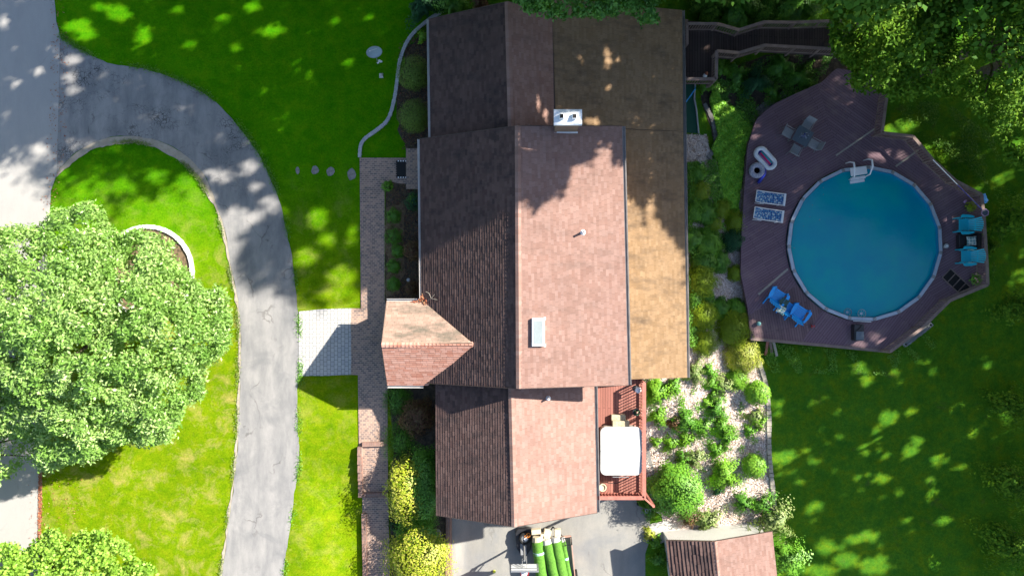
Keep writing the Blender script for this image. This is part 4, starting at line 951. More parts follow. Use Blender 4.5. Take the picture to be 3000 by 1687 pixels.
b = MB(); b.tube([(.32*math.cos(a*.314), .32*math.sin(a*.314), .15) for a in range(20)], .15, 10, True); b.build('ring_tube', 'tubefab', t, smooth=True)
b = MB(); b.tube([(.42*math.cos(R(a))+.02, .42*math.sin(R(a))-.05, .14) for a in (30, 10, -10, -30, -48)]+[(.16, -.62, .12), (.06, -.72, .1)], [.08, .11, .12, .12, .12, .11, .07], 9); b.build('backrest', 'navy', t, smooth=True)
b = MB(); b.lathe([(.001, .1), (.2, .1)], n=14); b.build('ring_floor', 'navy', t)
def ball(label, m, px_, py_, r_, z=zq, cat='ball'):
    p = W(px_, py_, z+r_); b = MB(); b.ball(0, 0, 0, r_, 18, 12); o = b.build('ball', m, smooth=True); o.location = (p.x, p.y, z+r_); return tag(o, label, cat)
ball('pale aqua ball on the deck corner', mat('aqua_ball', (0.22, 0.50, 0.47), 3, 0.5, 0.0), 2223, 948, 0.125)
ball('small red and grey ball near the blue chairs', 'ballfab', 2381, 955, 0.11)
p = W(2829, 590, zq+.1); b = MB(); b.ball(0, 0, 0, .1, sz=.6); o = b.build('deflated_balloon', 'lilac', smooth=True); o.location = (p.x, p.y, zq+.07); o.scale = (1.2, .8, 1); o.rotation_euler = (0, 0, .8); tag(o, 'limp pink balloon on the deck by the pole', 'balloon')
# skimmer pole with net
t = thing('net_pole', 'long white and blue pool net resting along the eastern deck rail', 'pool net', (24, 3.5, zq+1.0))
a, c = W(2733, 468, zq+1.02), W(2877, 614, zq+1.05); mm_ = a+(c-a)*0.5
b = MB(); b.tube([tuple(a), tuple(mm_)], .022, 7); b.build('pole', 'steel', t, world=True)
b = MB(); b.tube([tuple(mm_), tuple(c)], .024, 7); b.build('handle', 'navy', t, world=True)
e = W(2886, 623, zq+1.05); b = MB(); b.tube([(e.x+.21*math.cos(k*R(60)+.4), e.y+.21*math.sin(k*R(60)+.4), e.z) for k in range(6)], .02, 6, True); b.build('net_frame', 'lilac', t, world=True)
b = MB(); b.poly([(e.x+.2*math.cos(k*R(60)+.4), e.y+.2*math.sin(k*R(60)+.4), e.z-.02) for k in range(6)]); b.build('net', 'tabletop', t, world=True)
p = W(2885, 583, zq+.9); b = MB()
for k in range(5): b.box(p.x+random.uniform(-.06, .06), p.y+random.uniform(-.1, .1), p.z-.1+.03*k, .2, .42, .03, random.uniform(-.6, .6)+.4, .3)
tag(b.build('blue_towel', 'blue'), 'crumpled blue cloth hanging over the north-east deck rail', 'towel')
# concrete blocks outside the rail
z0 = g(25.0, -3.2)
for k in range(7):
    t_ = k/6; p = W(2659+(2724-2659)*t_, 1006+(955-1006)*t_, z0+.2)
    b = MB(); s_ = 0.40
    for dx in (-.18, 0, .18): b.box(dx, 0, .0, .035, .19, .2)
    for dy in (-.08, .08): b.box(0, dy, .0, .325, .03, .2)
    o = b.build('concrete_block', 'cinder'); o.scale = (1.05, 1.25, 1); o.location = (p.x, p.y, z0+0.1); o.rotation_euler = (0, 0, R(38+random.uniform(-8, 8)))
    tag(o, 'hollow grey concrete block in the row outside the slanting deck rail', 'concrete block', 'grey concrete blocks in a row outside the deck rail')
# boards leaning on the deck edge
for i, (x0, y0, x1, y1, m, lab) in enumerate(((2249, 1000, 2243, 1040, 'redwood', 'plum board lying against the south-west deck edge, nearest the house'), (2256, 998, 2262, 1040, 'oldwood', 'brown board at the south-west deck edge between two others'), (2266, 1000, 2276, 1043, 'greywood', 'grey split board at the south-west deck edge, nearest the lawn'))):
    a, c = W(x0, y0, -1.6), W(x1, y1, -2.3); c.z = g(c.x, c.y)+.06; c = WG(x1, y1, .06); b = MB(); b.bar(tuple(a), tuple(c), 0.15, .04)
    tag(b.build('loose_board', m), lab, 'board')
# potted plants on the deck
def potplant(label, px_, py_, r_, m, z=zq, n=220, ls=0.09):
    p = W(px_, py_, z+.3); t = thing('potted_plant', label, 'plant', (p.x, p.y, z+.004))
    b = MB(); b.lathe([(0.12, 0), (0.18, .26), (0.001, .24)]); b.build('pot', 'blackp', t)
    rg = np.random.default_rng(int(px_)); P = rg.normal(size=(n, 3)); P /= np.linalg.norm(P, axis=1)[:, None]; P *= (rg.random(n)**.4*r_)[:, None]; P[:, 2] = np.abs(P[:, 2])*.9+z+.28; P[:, 0] += p.x; P[:, 1] += p.y
    leafmesh('foliage', m, P, ls, t, seed=int(px_)); return t
potplant('leafy potted plant on the deck beside the net pole', 2843, 606, .34, 'L_olive')
potplant('potted plant with pink flowers in the south-east deck corner', 2858, 818, .38, 'L_green')
b = MB(); p = W(2866, 812, zq+.5)
for k in range(6): b.ball(p.x+random.uniform(-.3, .3), p.y+random.uniform(-.25, .2), p.z+random.random()*.2, .05)
o = b.build('flowers', 'pinkwood'); pp = [x for x in bpy.data.objects if x.name.startswith('potted_plant')][-1]; o.parent = pp; o.location = -pp.location
# ------------------------------------------------------------------ front yard things
# satellite dish
bs = WG(1124, 166); t = thing('satellite_dish', 'grey oval satellite dish on a short pole in the front lawn', 'satellite dish', tuple(bs))
b = MB(); b.tube([(-.3, 0.1, 0), (-.3, .1, .95), (-0.28, .0, 1.22)], .035, 8); b.build('pole', 'greymetal', t)
b = MB(); b.ball(-.02, -.62, 1.12, .07, 10, 7); b.box(.07, -.66, 1.1, .12, .07, .07, .4); b.box(-.10, -.72, 1.1, .12, .07, .07, .5); b.build('receiver', 'white', t)
def disc(name, m, parent, r_, dep, th=0.015, off=0.0, n=36):
    b = MB(); K = 5; b.v = []; 
    for k in range(K+1):
        q = r_*k/K
        for j in range(n): a = 2*math.pi*j/n; b.v.append((q*math.cos(a), q*math.sin(a)*0.88, dep*(q/r_)**2+off))
    for k in range(K):
        for j in range(n): b.f.append((k*n+j, k*n+(j+1) % n, (k+1)*n+(j+1) % n, (k+1)*n+j))
    return b
dm = Matrix.Rotation(R(16), 4, 'Z') @ Matrix.Rotation(R(60), 4, 'X')
dc = Vector((-0.28, -0.16, 1.30))
def place(b): b.v = [tuple(dm @ Vector(v)+dc) for v in b.v]; return b
place(disc('d', 'dish', t, .43, .07)).build('reflector', 'dish', t, smooth=True)
b = MB(); b.tube([(.43*math.cos(a*.1745), .43*.88*math.sin(a*.1745), .07) for a in range(36)], .012, 5, True); place(b).build('rim', 'greymetal', t)
b = MB(); b.lathe([(.045, .045), (.001, .046)], -.20, .13, 12); 
for k in range(7): b.box(-.12+.05*k, .155+.0*k, .05, .03, .045, .004)
place(b).build('printed_mark', 'white', t)
b = MB(); b.tube([(0, -.36, 0.04), (0.0, -.42, .30), (0.06, -.20, .50)], .018, 6); place(b).build('feed_arm', 'greymetal', t)
p = WG(1117, 222); b = MB(); b.poly([(-.12, -.14, 0), (.12, -.14, 0), (0.02, .05, .26)]); b.poly([(.12, -.14, 0), (.1, .14, 0), (0.02, .05, .26)]); b.poly([(.1, .14, 0), (-.12, .12, 0), (0.02, .05, .26)]); b.poly([(-.12, .12, 0), (-.12, -.14, 0), (0.02, .05, .26)])
o = b.build('marker_stone', 'palestone'); o.location = p; tag(o, 'small pointed grey stone in the lawn south of the satellite dish', 'stone')
# stepping stones
for px_, py_, sx, sy, lab in ((872, 500, .22, .40, 'narrow stepping stone sunk in the lawn, nearest the curved drive'), (923, 499, .42, .48, 'square-ish stepping stone second from the curved drive'), (968, 503, .46, .50, 'stepping stone third from the curved drive'), (1030, 512, .46, .68, 'long stepping stone nearest the brick path')):
    p = WG(px_, py_, 0); rg = random.Random(px_); b = MB()
    Q = [(sx/2*math.cos(a)*rg.uniform(.82, 1.15), sy/2*math.sin(a)*rg.uniform(.82, 1.15)) for a in [k*2*math.pi/9 for k in range(9)]]
    b.prism(Q, -.05, .03); o = b.build('stepping_stone', 'stone'); o.location = p; tag(o, lab, 'stepping stone', 'stepping stones across the front lawn')
# stone edgings: rows of small blocks
def edging(name, label, pts, m, wd=.16, ln=.2, h=.1, seed=1, off=0.0):
    L = spline(px2w(pts), 8); rg = random.Random(seed); b = MB(); acc = 0.0
    for i in range(len(L)-1):
        a = Vector(L[i]); c = Vector(L[i+1]); d = (c-a); n = max(1, round(d.length/ln)); ang = math.atan2(d.y, d.x)
        for k in range(n):
            q = a+d*((k+.5)/n); b.box(q.x, q.y, g(q.x, q.y)+h/2+off, d.length/n*rg.uniform(.86, .99), wd*rg.uniform(.85, 1.1), h+rg.uniform(-.02, .02), ang+rg.uniform(-.06, .06))
    return tag(b.build(name, m, bevel=0.012), label, 'edging')
edging('stone_edging', 'curving pale stone edging round the bed of round shrubs', [(1325, 18), (1290, 38), (1256, 60), (1215, 95), (1190, 130), (1172, 180), (1165, 230), (1158, 280), (1146, 330), (1130, 360), (1100, 385), (1072, 405), (1058, 425), (1054, 462)], 'palestone', .2, .16, .1, 2)
edging('stone_edging', 'white curb ring round the base of the big leafy tree', [(435+130*math.cos(a*.31416), 797+132*math.sin(a*.31416)) for a in range(21)], 'whitestone', .24, .13, .14, 3)
struct(drape('ground_bed', 'tansoil', px2w([(435+124*math.cos(a*.31416), 797+126*math.sin(a*.31416)) for a in range(20)]), .03))
edging('stone_edging', 'curved grey block edging below the green turf strip', [(2062, 305), (2078, 335), (2090, 370), (2095, 410), (2088, 440), (2072, 465)], 'stone', .24, .28, .14, 4)
edging('stone_edging', 'grey stone steps edging at the north-west curve of the pool deck', [(2300, 280), (2262, 300), (2225, 325), (2205, 360)], 'stone', .5, .5, .12, 5)
edging('timber_edging', 'grey timber edging between the sunny garden and the back lawn', [(2178, 900), (2200, 985), (2222, 1060), (2240, 1120), (2250, 1200), (2252, 1330), (2262, 1430), (2270, 1510)], 'greywood', .26, 1.1, .16, 6)
edging('timber_edging', 'dark timber edging along the west side of the pool deck', [(2186, 420), (2172, 560), (2166, 700), (2168, 820), (2182, 900)], 'oldwood', .2, 1.0, .3, 7, 0.4)
# brick steps and low brick walls by the path
def brickrun(label, x0, y0, x1, y1, wd, h):
    a, c = WG(x0, y0), WG(x1, y1); n = max(2, int((c-a).length/.5)); b = MB()
    for k in range(n):
        p = a+(c-a)*(k/n); q = a+(c-a)*((k+1)/n); zz_ = max(g(p.x, p.y), g(q.x, q.y))
        b.bar((p.x, p.y, h/2+zz_-.1), (q.x, q.y, h/2+zz_-.1), wd, h+.2)
    return tag(b.build('brick_kerb', 'brickwall'), label, 'kerb')
brickrun('low brick kerb on the lawn side of the path between the two steps', 1057, 1306, 1059, 1452, .24, .30)
brickrun('low brick kerb on the lawn side of the path south of the lower step', 1068, 1500, 1076, 1900, .24, .26)
for px0, px1, py_, lab in ((1062, 1136, 1301, 'pale nosed brick step across the path, the upper one'), (1066, 1137, 1449, 'worn brick step across the path, the lower one')):
    a, c = WG(px0, py_, .12), WG(px1, py_-2, .12); b = MB(); b.bar(tuple(a), tuple(c), .24, .2); tag(b.build('brick_step', 'brickwall'), lab, 'step')
# landing block at the side door
a, c = WG(1191, 437), WG(1240, 555); b = MB(); b.box((a.x+c.x)/2, (a.y+c.y)/2, .09, c.x-a.x, a.y-c.y, .18); tag(b.build('door_landing', 'brickwalk'), 'brick landing under the eave beside the black door mat', 'landing')
p = WG(1176, 496, .055); t = thing('door_mat', 'black door mat with black and white checked ends on the brick path', 'mat', tuple(p))
b = MB(); b.box(0, 0, .012, .52, .86, .02); b.build('mat_centre', 'black', t)
for sy in (-1, 1):
    b = MB(); b2 = MB()
    for k in range(8): (b if k % 2 else b2).box(-.24+.07*k, sy*.46, .0121, .07, .07, .02)
    b.build('border', 'white', t); b2.build('border', 'black', t)
for sx in (-1, 1):
    b = MB()
    for k in range(7): b.box(sx*.29, -.39+.13*k, .0122, .05, .06, .02)
    b.build('border', 'black', t)
p = WG(1197, 820, .03); b = MB(); b.ball(0, 0, .06, .11, sz=.7); o = b.build('rock', 'palestone'); o.location = p; tag(o, 'small pale round stone in the dark bed near the porch', 'stone')
p = WG(1250, 545, .2); b = MB(); b.lathe([(.12, 0), (.17, .22), (.13, .22), (.12, .15), (.001, .15)]); o = b.build('clay_pot', 'terra'); o.location = p; tag(o, 'small clay pot at the south end of the brick landing', 'pot')
# retaining wall at the court
b = MB(); b.box(XW+.02, -16.6, -1.4, .20, 9.9, 1.9); tag(b.build('retaining_wall', 'brickwall'), 'brick retaining wall between planted bed and lower driveway court', 'wall')
b = MB(); b.box(XW+.02, -16.6, -.42, .26, 9.95, .06); o = b.build('wall_cap', 'brickwall'); o.parent = bpy.data.objects['retaining_wall']
# ------------------------------------------------------------------ things on the court
zc = -2.12
hp = W(1535, 1580, zc+.4)
hoop = thing('basketball_hoop', 'portable basketball hoop with black base, grey pole and dark-edged backboard', 'basketball hoop', (hp.x, hp.y, zc))
b = MB(); b.prism([(-.52, .35), (-.40, .62), (.40, .62), (.52, .35), (.42, -.55), (.15, -.95), (-.15, -.95), (-.42, -.55)], 0, .42); b.build('base', 'blackp', hoop, bevel=0.05)
b = MB(); b.tube([(0, -.25, .4), (0, -.36, 1.2), (0, -.42, 1.9), (0, -.50, 2.25)], .06, 8); b.build('pole', 'greymetal', hoop)
b = MB(); b.bar((-.05, -.2, .45), (-.02, -.80, .66), .34, .06); b.build('base_arm', 'greymetal', hoop)
for x in (-.12, .12): b = MB(); b.bar((x, -.42, 1.8), (x, -.84, 2.25), .03, .05); b.bar((x, -.45, 2.1), (x, -.84, 2.5), .03, .05); b.build('extension_arm', 'greymetal', hoop)
b = MB(); b.box(.0, -.90, 2.25, 1.50, .03, .90); bb = b.build('backboard', 'steel', hoop)
b = MB(); b.box(0, -.90, 2.72, 1.54, .09, .05); b.box(0, -.90, 1.79, 1.54, .08, .05); b.box(-.76, -.90, 2.25, .05, .08, .92); b.box(.76, -.90, 2.25, .05, .08, .92); b.box(0, -.84, 2.45, 1.5, .03, .04); b.build('backboard_frame', 'greymetal', bb)
b = MB(); b.box(0, -.99, 2.02, .26, .14, .14); b.tube([(.23*math.cos(a*.3927), -1.27+.23*math.sin(a*.3927), 2.05) for a in range(16)], .022, 6, True); b.build('rim', 'redpaint', hoop)
b = MB(); b.lathe([(.225, 2.03), (.16, 1.85), (.13, 1.65)], 0, -1.27, 12); b.build('net', 'white', hoop)
tp = (hp.x+.05, hp.y+.12, zc+.424)
t = thing('spare_tyre', 'car tyre lying on the basketball hoop base with orange cable looped on it', 'tyre', tp)
b = MB(); b.tube([(.27*math.cos(a*.314), .27*math.sin(a*.314), .1) for a in range(20)], [.1]*20, 9, True); b.build('tyre', 'rubber', t, smooth=True)
b = MB(); b.lathe([(.2, .04), (.2, .16), (.17, .16), (.12, .06), (.001, .06)], n=18); b.build('rim', 'greymetal', t)
p = (hp.x+.2, hp.y+.3, zc+.62); b = MB(); b.tube([(p[0]+.13*math.cos(a*.6)+.012*a-.1, p[1]+.1*math.sin(a*.6)+.014*a-.1, p[2]+.004*a) for a in range(24)], .02, 6); tag(b.build('orange_cable', 'orange'), 'coiled orange cable on top of the tyre', 'cable')
b = MB(); b.box(tp[0]+.06, tp[1]-.02, tp[2]+.13, .22, .2, .1, .7); tag(b.build('white_rag', 'white', bevel=.03), 'folded white cloth in the middle of the tyre', 'cloth')
# tall stand with round top whose shadow falls left on the court
# trailer and turf rolls
ta = R(5.5); tr = thing('utility_trailer', 'open utility trailer with pinkish board sides carrying turf rolls', 'trailer', tuple(W(1634, 1690, zc+.4))[:2]+(zc,), ta)
b = MB(); b.box(0, -.2, .50, 1.9, 5.2, .06); b.build('bed', 'greywood', tr)
for sx in (-1, 1): b = MB(); b.box(sx*.99, -.2, .66, .045, 5.2, .36); b.build('side_board', 'pinkwood', tr)
b = MB(); b.box(0, 2.42, .60, 1.95, .05, .16); b.build('front_board', 'pinkwood', tr)
for sx in (-1, 1):
    b = MB(); b.tube([(sx*1.08+dx, .0, .32) for dx in (-.09, .09)], .32, 18); wv = b.build('wheel', 'rubber', tr)
    b = MB(); b.tube([(sx*1.08+dx, .0, .32) for dx in (-.1, .1)], .18, 14); b.build('rim', 'greymetal', wv)
b = MB(); b.bar((-.5, 2.4, .45), (0, 3.0, .45), .06, .08); b.bar((.5, 2.4, .45), (0, 3.0, .45), .06, .08); b.build('tongue', 'black', tr)
b = MB(); b.box(.72, 2.28, .92, .44, .5, .04, 0); 
b = MB(); b.tube([(.52, 2.5, .7), (.52, 2.5, 1.1), (.98, 2.55, 1.12), (.98, 2.1, 1.1), (.98, 2.1, .7)], .025, 6); b.tube([(.52, 2.5, 1.1), (.56, 2.1, 1.1), (.98, 2.1, 1.1)], .022, 6); b.build('headboard_frame', 'black', tr)
zr_ = zc+.53
def turfroll(label, x0, y0, x1, y1, r_, strap=None, z=zr_):
    a, c = W(x0, y0, z+2*r_), W(x1, y1, z+2*r_); a.z = c.z = z+r_; d = (c-a).normalized()
    t = thing('turf_roll', label, 'turf roll', tuple(a), 0, 'rolls of artificial turf on the trailer')
    b = MB(); K = 26; L = (c-a).length; b.tube([tuple(a+d*(L*k/K)+Vector((.010*math.sin(k*1.3), 0, .008*math.sin(k*2.1)))) for k in range(K+1)], [r_*(1+.03*math.sin(k*1.7)) for k in range(K+1)], 18); ro = b.build('turf', 'turf', t, world=True, smooth=True)
    b = MB(); b.tube([tuple(a-d*.26), tuple(a-d*.10), tuple(a+d*.02)], [r_*.75, r_*.9, r_*.97], 14); b.build('backing_end', 'cover' if x0 > 1590 else 'card', t, world=True)
    for s in strap or []:
        q = a+d*s; b = MB(); b.tube([tuple(q), tuple(q+d*.12)], r_*1.035, 18); b.build('strap', 'strap', t, world=True)
    return t
turfroll('green turf roll nearest the basketball hoop, tied with a pale blue strap', 1575, 1590, 1600, 1810, .33, [.62])
turfroll('green turf roll second from the basketball hoop, with a white backing end', 1604, 1597, 1650, 1810, .32, [3.1])
turfroll('green turf roll third from the basketball hoop, with a crumpled white end', 1630, 1590, 1672, 1810, .31, [2.6])
turfroll('narrow green turf roll tight against the trailer side away from the hoop', 1650, 1588, 1690, 1810, .15, [.95], zr_+.06)
for x, y, sx, sy, rz, lab in ((1571, 1558, .55, .28, .1, 'long cardboard piece at the trailer front nearest the hoop'), (1603, 1567, .42, .5, -.25, 'large cardboard box in the middle of the trailer front'), (1590, 1575, .2, .44, .15, 'narrow white cardboard piece between the turf roll ends'), (1634, 1562, .36, .42, 0, 'cardboard box inside the black frame at the trailer front')):
    p = W(x, y, zc+.9); b = MB(); b.box(0, 0, .18, sx, sy, .34); o = b.build('cardboard_box', 'card', bevel=.012); o.location = (p.x, p.y, zc+.55); o.rotation_euler = (0, 0, rz); tag(o, lab, 'box')
p = W(1664, 1628, zc+.1); t = thing('clay_channel', 'terracotta coloured long clay piece lying beside the trailer', 'clay piece', (p.x, p.y, zc), R(8))
b = MB(); b.prism([(-.10, .38), (.0, .46), (.10, .38), (.14, 0), (.20, -.5), (-.06, -.5), (-.14, 0)], 0, .16); b.build('body', 'terra', t, bevel=.03)
b = MB(); b.lathe([(.1, .15), (.11, .2), (.05, .2), (.04, .16)], 0, .36, 14); b.build('collar', 'terra', t)
ball('yellow tennis ball on the lower court', 'yellow', 1448, 1673, 0.09, zc)
ax, ay = W(1775, 1540, zc)[:2]
p = W(1893, 1487, -2.3); 
b = MB()
for dx in (-.15, .15): b.box(dx, 0, 0, .04, .2, .4)
b.box(0, -.1, 0, .34, .04, .4); b.box(0, .1, 0, .34, .04, .4); b.box(0, 0, 0, .05, .2, .4); o = b.build('concrete_block', 'cinder'); o.location = (p.x, p.y, -1.92); tag(o, 'hollow concrete block below the red deck corner', 'concrete block')
# ------------------------------------------------------------------ shed
shed = thing('garden_shed', 'garden shed with ribbed dark red and pink shingled roof halves', 'shed', (11.5, -16, -2.9))
s0, s1, s2 = W(1952, 1582, -.1), W(2094, 1585, .75), W(2262, 1556, 0.0)
e0, e1, e2 = W(1972, 1765, -.1), W(2112, 1775, .75), W(2284, 1760, 0.0)
house_ = house; house = shed
roofplane('roof', 'reddark', [s0, e0, e1, s1], shed, expo=.20, thick=.055, tab=.5)
roofplane('roof', 'red', [e2, s2, s1, e1], shed, expo=.13)
ridgecap(s1, e1, 'red', shed, seed=9)
b = MB(); ins = .25
A_ = [s0+Vector((ins, -.2, 0)), s2+Vector((-ins, -.2, 0)), e2+Vector((-ins, .2, 0)), e0+Vector((ins, .2, 0))]
for i in range(4): p, q = A_[i], A_[(i+1) % 4]; b.quad((p.x, p.y, p.z-.05), (q.x, q.y, q.z-.05), (q.x, q.y, -2.3), (p.x, p.y, -2.3))
b.poly([(A_[0].x, A_[0].y, A_[0].z-.05), (A_[1].x, A_[1].y, A_[1].z-.05), (s1.x, s1.y-.2, s1.z-.1)])
b.build('wall', mat('shed_wall', [(0.55, 0.54, 0.5), (0.6, 0.58, 0.55)], 2, .8, .1), shed, world=True)
house = house_
slab = px2w([(1962, 1560), (2030, 1553), (2100, 1545), (2200, 1530), (2222, 1550), (2230, 1600), (2100, 1620), (1970, 1620)])
b = MB(); zsl = min(g(*q) for q in slab)+.25; b.prism(slab, zsl-.8, zsl+.25); tag(b.build('concrete_apron', mat('white_concrete', [(0.80, 0.80, 0.78), (0.88, 0.88, 0.86)], 1.2, .8, .2)), 'whitish concrete slab along the north side of the shed', 'slab')
b = MB()
for i in range(6): p = WG(1955+i*13, 1512+i*.5-2*i, .9); b.tube([(p.x, p.y, g(p.x, p.y)), (p.x, p.y, p.z)], .015, 5)
a, c = WG(1955, 1512, .9), WG(2030, 1502, .9); b.tube([tuple(a), tuple(c)], .02, 6)
tag(b.build('handrail', 'black'), 'thin black handrail above the pale pavement north of the shed', 'handrail')
# ------------------------------------------------------------------ shrubs and plants
def shrub(name, label, px_, py_, r_, h, m, n=1600, ls=0.085, z0=None, cat='shrub', group=None, sx=1.0, sy=1.0, lump=0.18, stem=True, flat=1.0, up=0.5, aspect=0.55, parent=None):
    rp = r_
    p = WG(px_, py_, 0) if z0 is None else W(px_, py_, z0)
    # the crown is seen at its middle height
    q = W(px_, py_, p.z+h*0.6); base = (q.x, q.y, g(q.x, q.y) if z0 is None else z0)
    t = thing(name, label, cat, base, 0, group)
    sd = int(px_*7+py_) % 99991; rg = np.random.default_rng(sd)
    d = rg.normal(size=(n, 3)); d /= np.linalg.norm(d, axis=1)[:, None]
    ph = rg.random(6)*6.28
    k = 1+lump*(np.sin(d[:, 0]*5+ph[0])*np.sin(d[:, 1]*6+ph[1])+0.7*np.sin(d[:, 2]*7+ph[2]+d[:, 0]*4))+rg.normal(size=n)*lump*.35
    rad = (rg.random(n)**(0.28 if lump < .2 else .36))*k
    if lump >= .2:
        az_ = np.arctan2(d[:, 1], d[:, 0]); rad *= .78+.34*np.sin(az_*3+ph[3])+.2*np.sin(az_*7+ph[4])
    P = d*rad[:, None]*np.array([rp*sx, rp*sy, h*0.5*flat]); P[:, 2] = np.maximum(P[:, 2]+h*0.5, 0.03)
    P += np.array(base)
    leafmesh('foliage', m, P, ls, t, up=up, seed=sd, out=(base[0], base[1], base[2]+h*.4), aspect=aspect)
    if stem:
        b = MB(); rs = random.Random(sd)
        for _ in range(4): a = rs.random()*6.28; b.tube([(0, 0, -.02), (rp*.2*math.cos(a), rp*.2*math.sin(a), h*.3), (rp*.5*math.cos(a), rp*.5*math.sin(a), h*.62)], [.03, .022, .01], 5)
        b.build('stem', 'bark', t)
    return t
def s2r(pxr, z=-1.5): return pxr*(CAMH-z)/F
RB = 'clipped round shrubs beside the north wing'
shrub('round_shrub', 'clipped dark olive round shrub beside the north wing, nearer the satellite dish', 1211, 211, 1.0, 1.5, 'L_box', 7000, .06, group=RB, lump=.04, up=.2)
shrub('round_shrub', 'clipped dark olive round shrub beside the north wing, nearer the brick path', 1213, 337, 1.0, 1.5, 'L_box', 7000, .06, group=RB, lump=.04, up=.2)
for i, (x, y, r_, lab) in enumerate(((1152, 632, .45, 'northernmost'), (1152, 692, .52, 'second from the north'), (1165, 735, .40, 'middle'), (1152, 780, .42, 'second from the porch'), (1152, 832, .40, 'nearest the porch'))):
    shrub('low_shrub', 'low green mound in the tan bed along the brick path, '+lab, x, y, r_, .45, 'L_mid', 1300, .07, cat='shrub', group='green mounds along the brick path', stem=False)
shrub('low_shrub', 'small dark bush against the front wall between path bed and door landing', 1215, 590, .6, .7, 'L_dark', 900, .09)
shrub('low_shrub', 'dark red-brown bush against the front wall beside the green mounds', 1210, 735, .6, .9, 'L_maroon', 1300, .09)
shrub('low_shrub', 'dark brown bush against the wall just north of the porch', 1205, 845, .45, .6, 'L_maroon', 600, .08)
shrub('low_shrub', 'small green plant where the brick path turns to the door', 1134, 545, .35, .4, 'L_green', 300, .1)
shrub('low_shrub', 'sprig of green leaves against the front wall near the clay pot', 1208, 582, .3, .5, 'L_green', 180, .1)
shrub('spreading_shrub', 'dark green ground cover shrub just south of the porch beside the path', 1165, 1175, .85, .5, 'L_mid', 3000, .08, sy=1.2)
shrub('spreading_shrub', 'dull red-brown leafy shrub in the shade south of the porch', 1222, 1225, 1.1, 1.2, 'L_maroon', 5000, .09)
shrub('spreading_shrub', 'green ground cover shrub in shade opposite the upper brick step', 1170, 1300, .95, .5, 'L_mid', 3400, .08, sy=1.3)
shrub('spreading_shrub', 'dark ground cover in the shade between two bright bushes by the path', 1180, 1530, .95, .4, 'L_dark', 2500, .08)
shrub('dense_bush', 'tall dark green bush between the golden bush and the garage wall', 1242, 1432, 1.35, 2.2, 'L_mid', 15000, .09, sy=1.75, sx=.85)
shrub('golden_bush', 'bright yellow-green upright bush beside the brick path west of the garage', 1184, 1440, 1.02, 2.6, 'L_varieg', 5600, .13, sy=1.75, sx=.95)
shrub('golden_bush', 'large yellow-green rounded bush by the retaining wall at the bottom edge', 1222, 1655, 1.6, 2.3, 'L_varieg', 10000, .13, sy=1.3, sx=1.15)
shrub('dense_bush', 'deep green bush on the shaded north side of the lower golden bush', 1222, 1570, 1.2, 1.5, 'L_mid', 7000, .09)
p = WG(1278, 1560, 0); b = MB(); b.ball(0, 0, .1, .3, sz=.6); o = b.build('boulder', 'stone'); o.location = p; tag(o, 'grey boulder in the shaded corner beside the retaining wall', 'boulder')
# garden strip between the rear roof and the pool deck
GRP = 'shrubs in the strip between house and pool deck'
L_ = [
 (2042, 505, .45, .6, 'L_green', 'small leafy clump hard against the wall, northernmost in the garden strip'),
 (2050, 560, .50, .8, 'L_olive', 'olive round shrub in the garden strip level with the sun loungers'),
 (2030, 620, .55, .7, 'L_green', 'green leafy shrub against the wall south of the olive round shrub'),
 (2065, 620, .60, .8, 'L_mid', 'dark green shrub in the strip below the olive round shrub'),
 (2092, 655, .45, .6, 'L_olive', 'small yellowish shrub between two dark green clumps in the strip'),
 (2028, 700, .55, .8, 'L_mid', 'green shrub against the wall beside the shadow line of the tan roof'),
 (2072, 715, .75, .9, 'L_green', 'wide green shrub in the middle of the garden strip'),
 (2105, 765, .60, .7, 'L_mid', 'bluish green shrub beside the bare mulch patch'),
 (2062, 770, .70, .8, 'L_mid', 'broad dark green shrub just above the big golden mound'),
 (2055, 825, .85, 1.1, 'L_olive', 'big golden-olive mound against the tan roof edge'),
 (2035, 880, .50, .7, 'L_green', 'green shrub tucked between two golden-olive mounds'),
 (2060, 925, .75, 1.0, 'L_olive', 'second golden-olive mound, south of the bare dark hollow'),
 (2065, 1005, .68, .9, 'L_olive', 'third golden-olive mound, nearest the sunny mulch'),
 (2110, 905, .55, .6, 'L_mid', 'low dark green shrub between mulch patch and deck edge'),
 (2155, 905, .55, .6, 'L_green', 'green shrub touching the timber edging west of the blue chairs'),
 (2150, 965, .95, 1.1, 'L_olive', 'large shaded olive bush next to the deck corner'),
 (2180, 935, .50, .7, 'L_gold', 'small bright sprout cluster on the north side of the large olive bush'),
 (2178, 1045, .95, 1.1, 'L_gold', 'brilliant yellow-green bush at the deck corner in full sun'),
 (2162, 1110, .55, .7, 'L_bright', 'small brilliant green bush south of the yellow-green bush'),
 (2147, 705, .60, .9, 'L_dark', 'very dark round shrub beside the deck between two mulch patches'),
 (2158, 650, .60, .8, 'L_olive', 'brownish green shrub on the deck edge above the dark round shrub'),
 (2155, 800, .42, .7, 'L_olive', 'small olive shrub on the deck edge west of the pale joint board'),
 (2115, 610, .50, .7, 'L_olive', 'brown-green clump at the tip of the ground cover'),
]
for x, y, r_, h, m, lab in L_:
    r_ *= 1.16; shrub('garden_shrub', lab, x, y, r_, h, m, int(3300*r_*r_/.36)+600, .075 if m in ('L_olive', 'L_dark', 'L_gold') else .11, group=GRP, lump=.17)
GRP = 'shrubs in the sunny mulch garden'
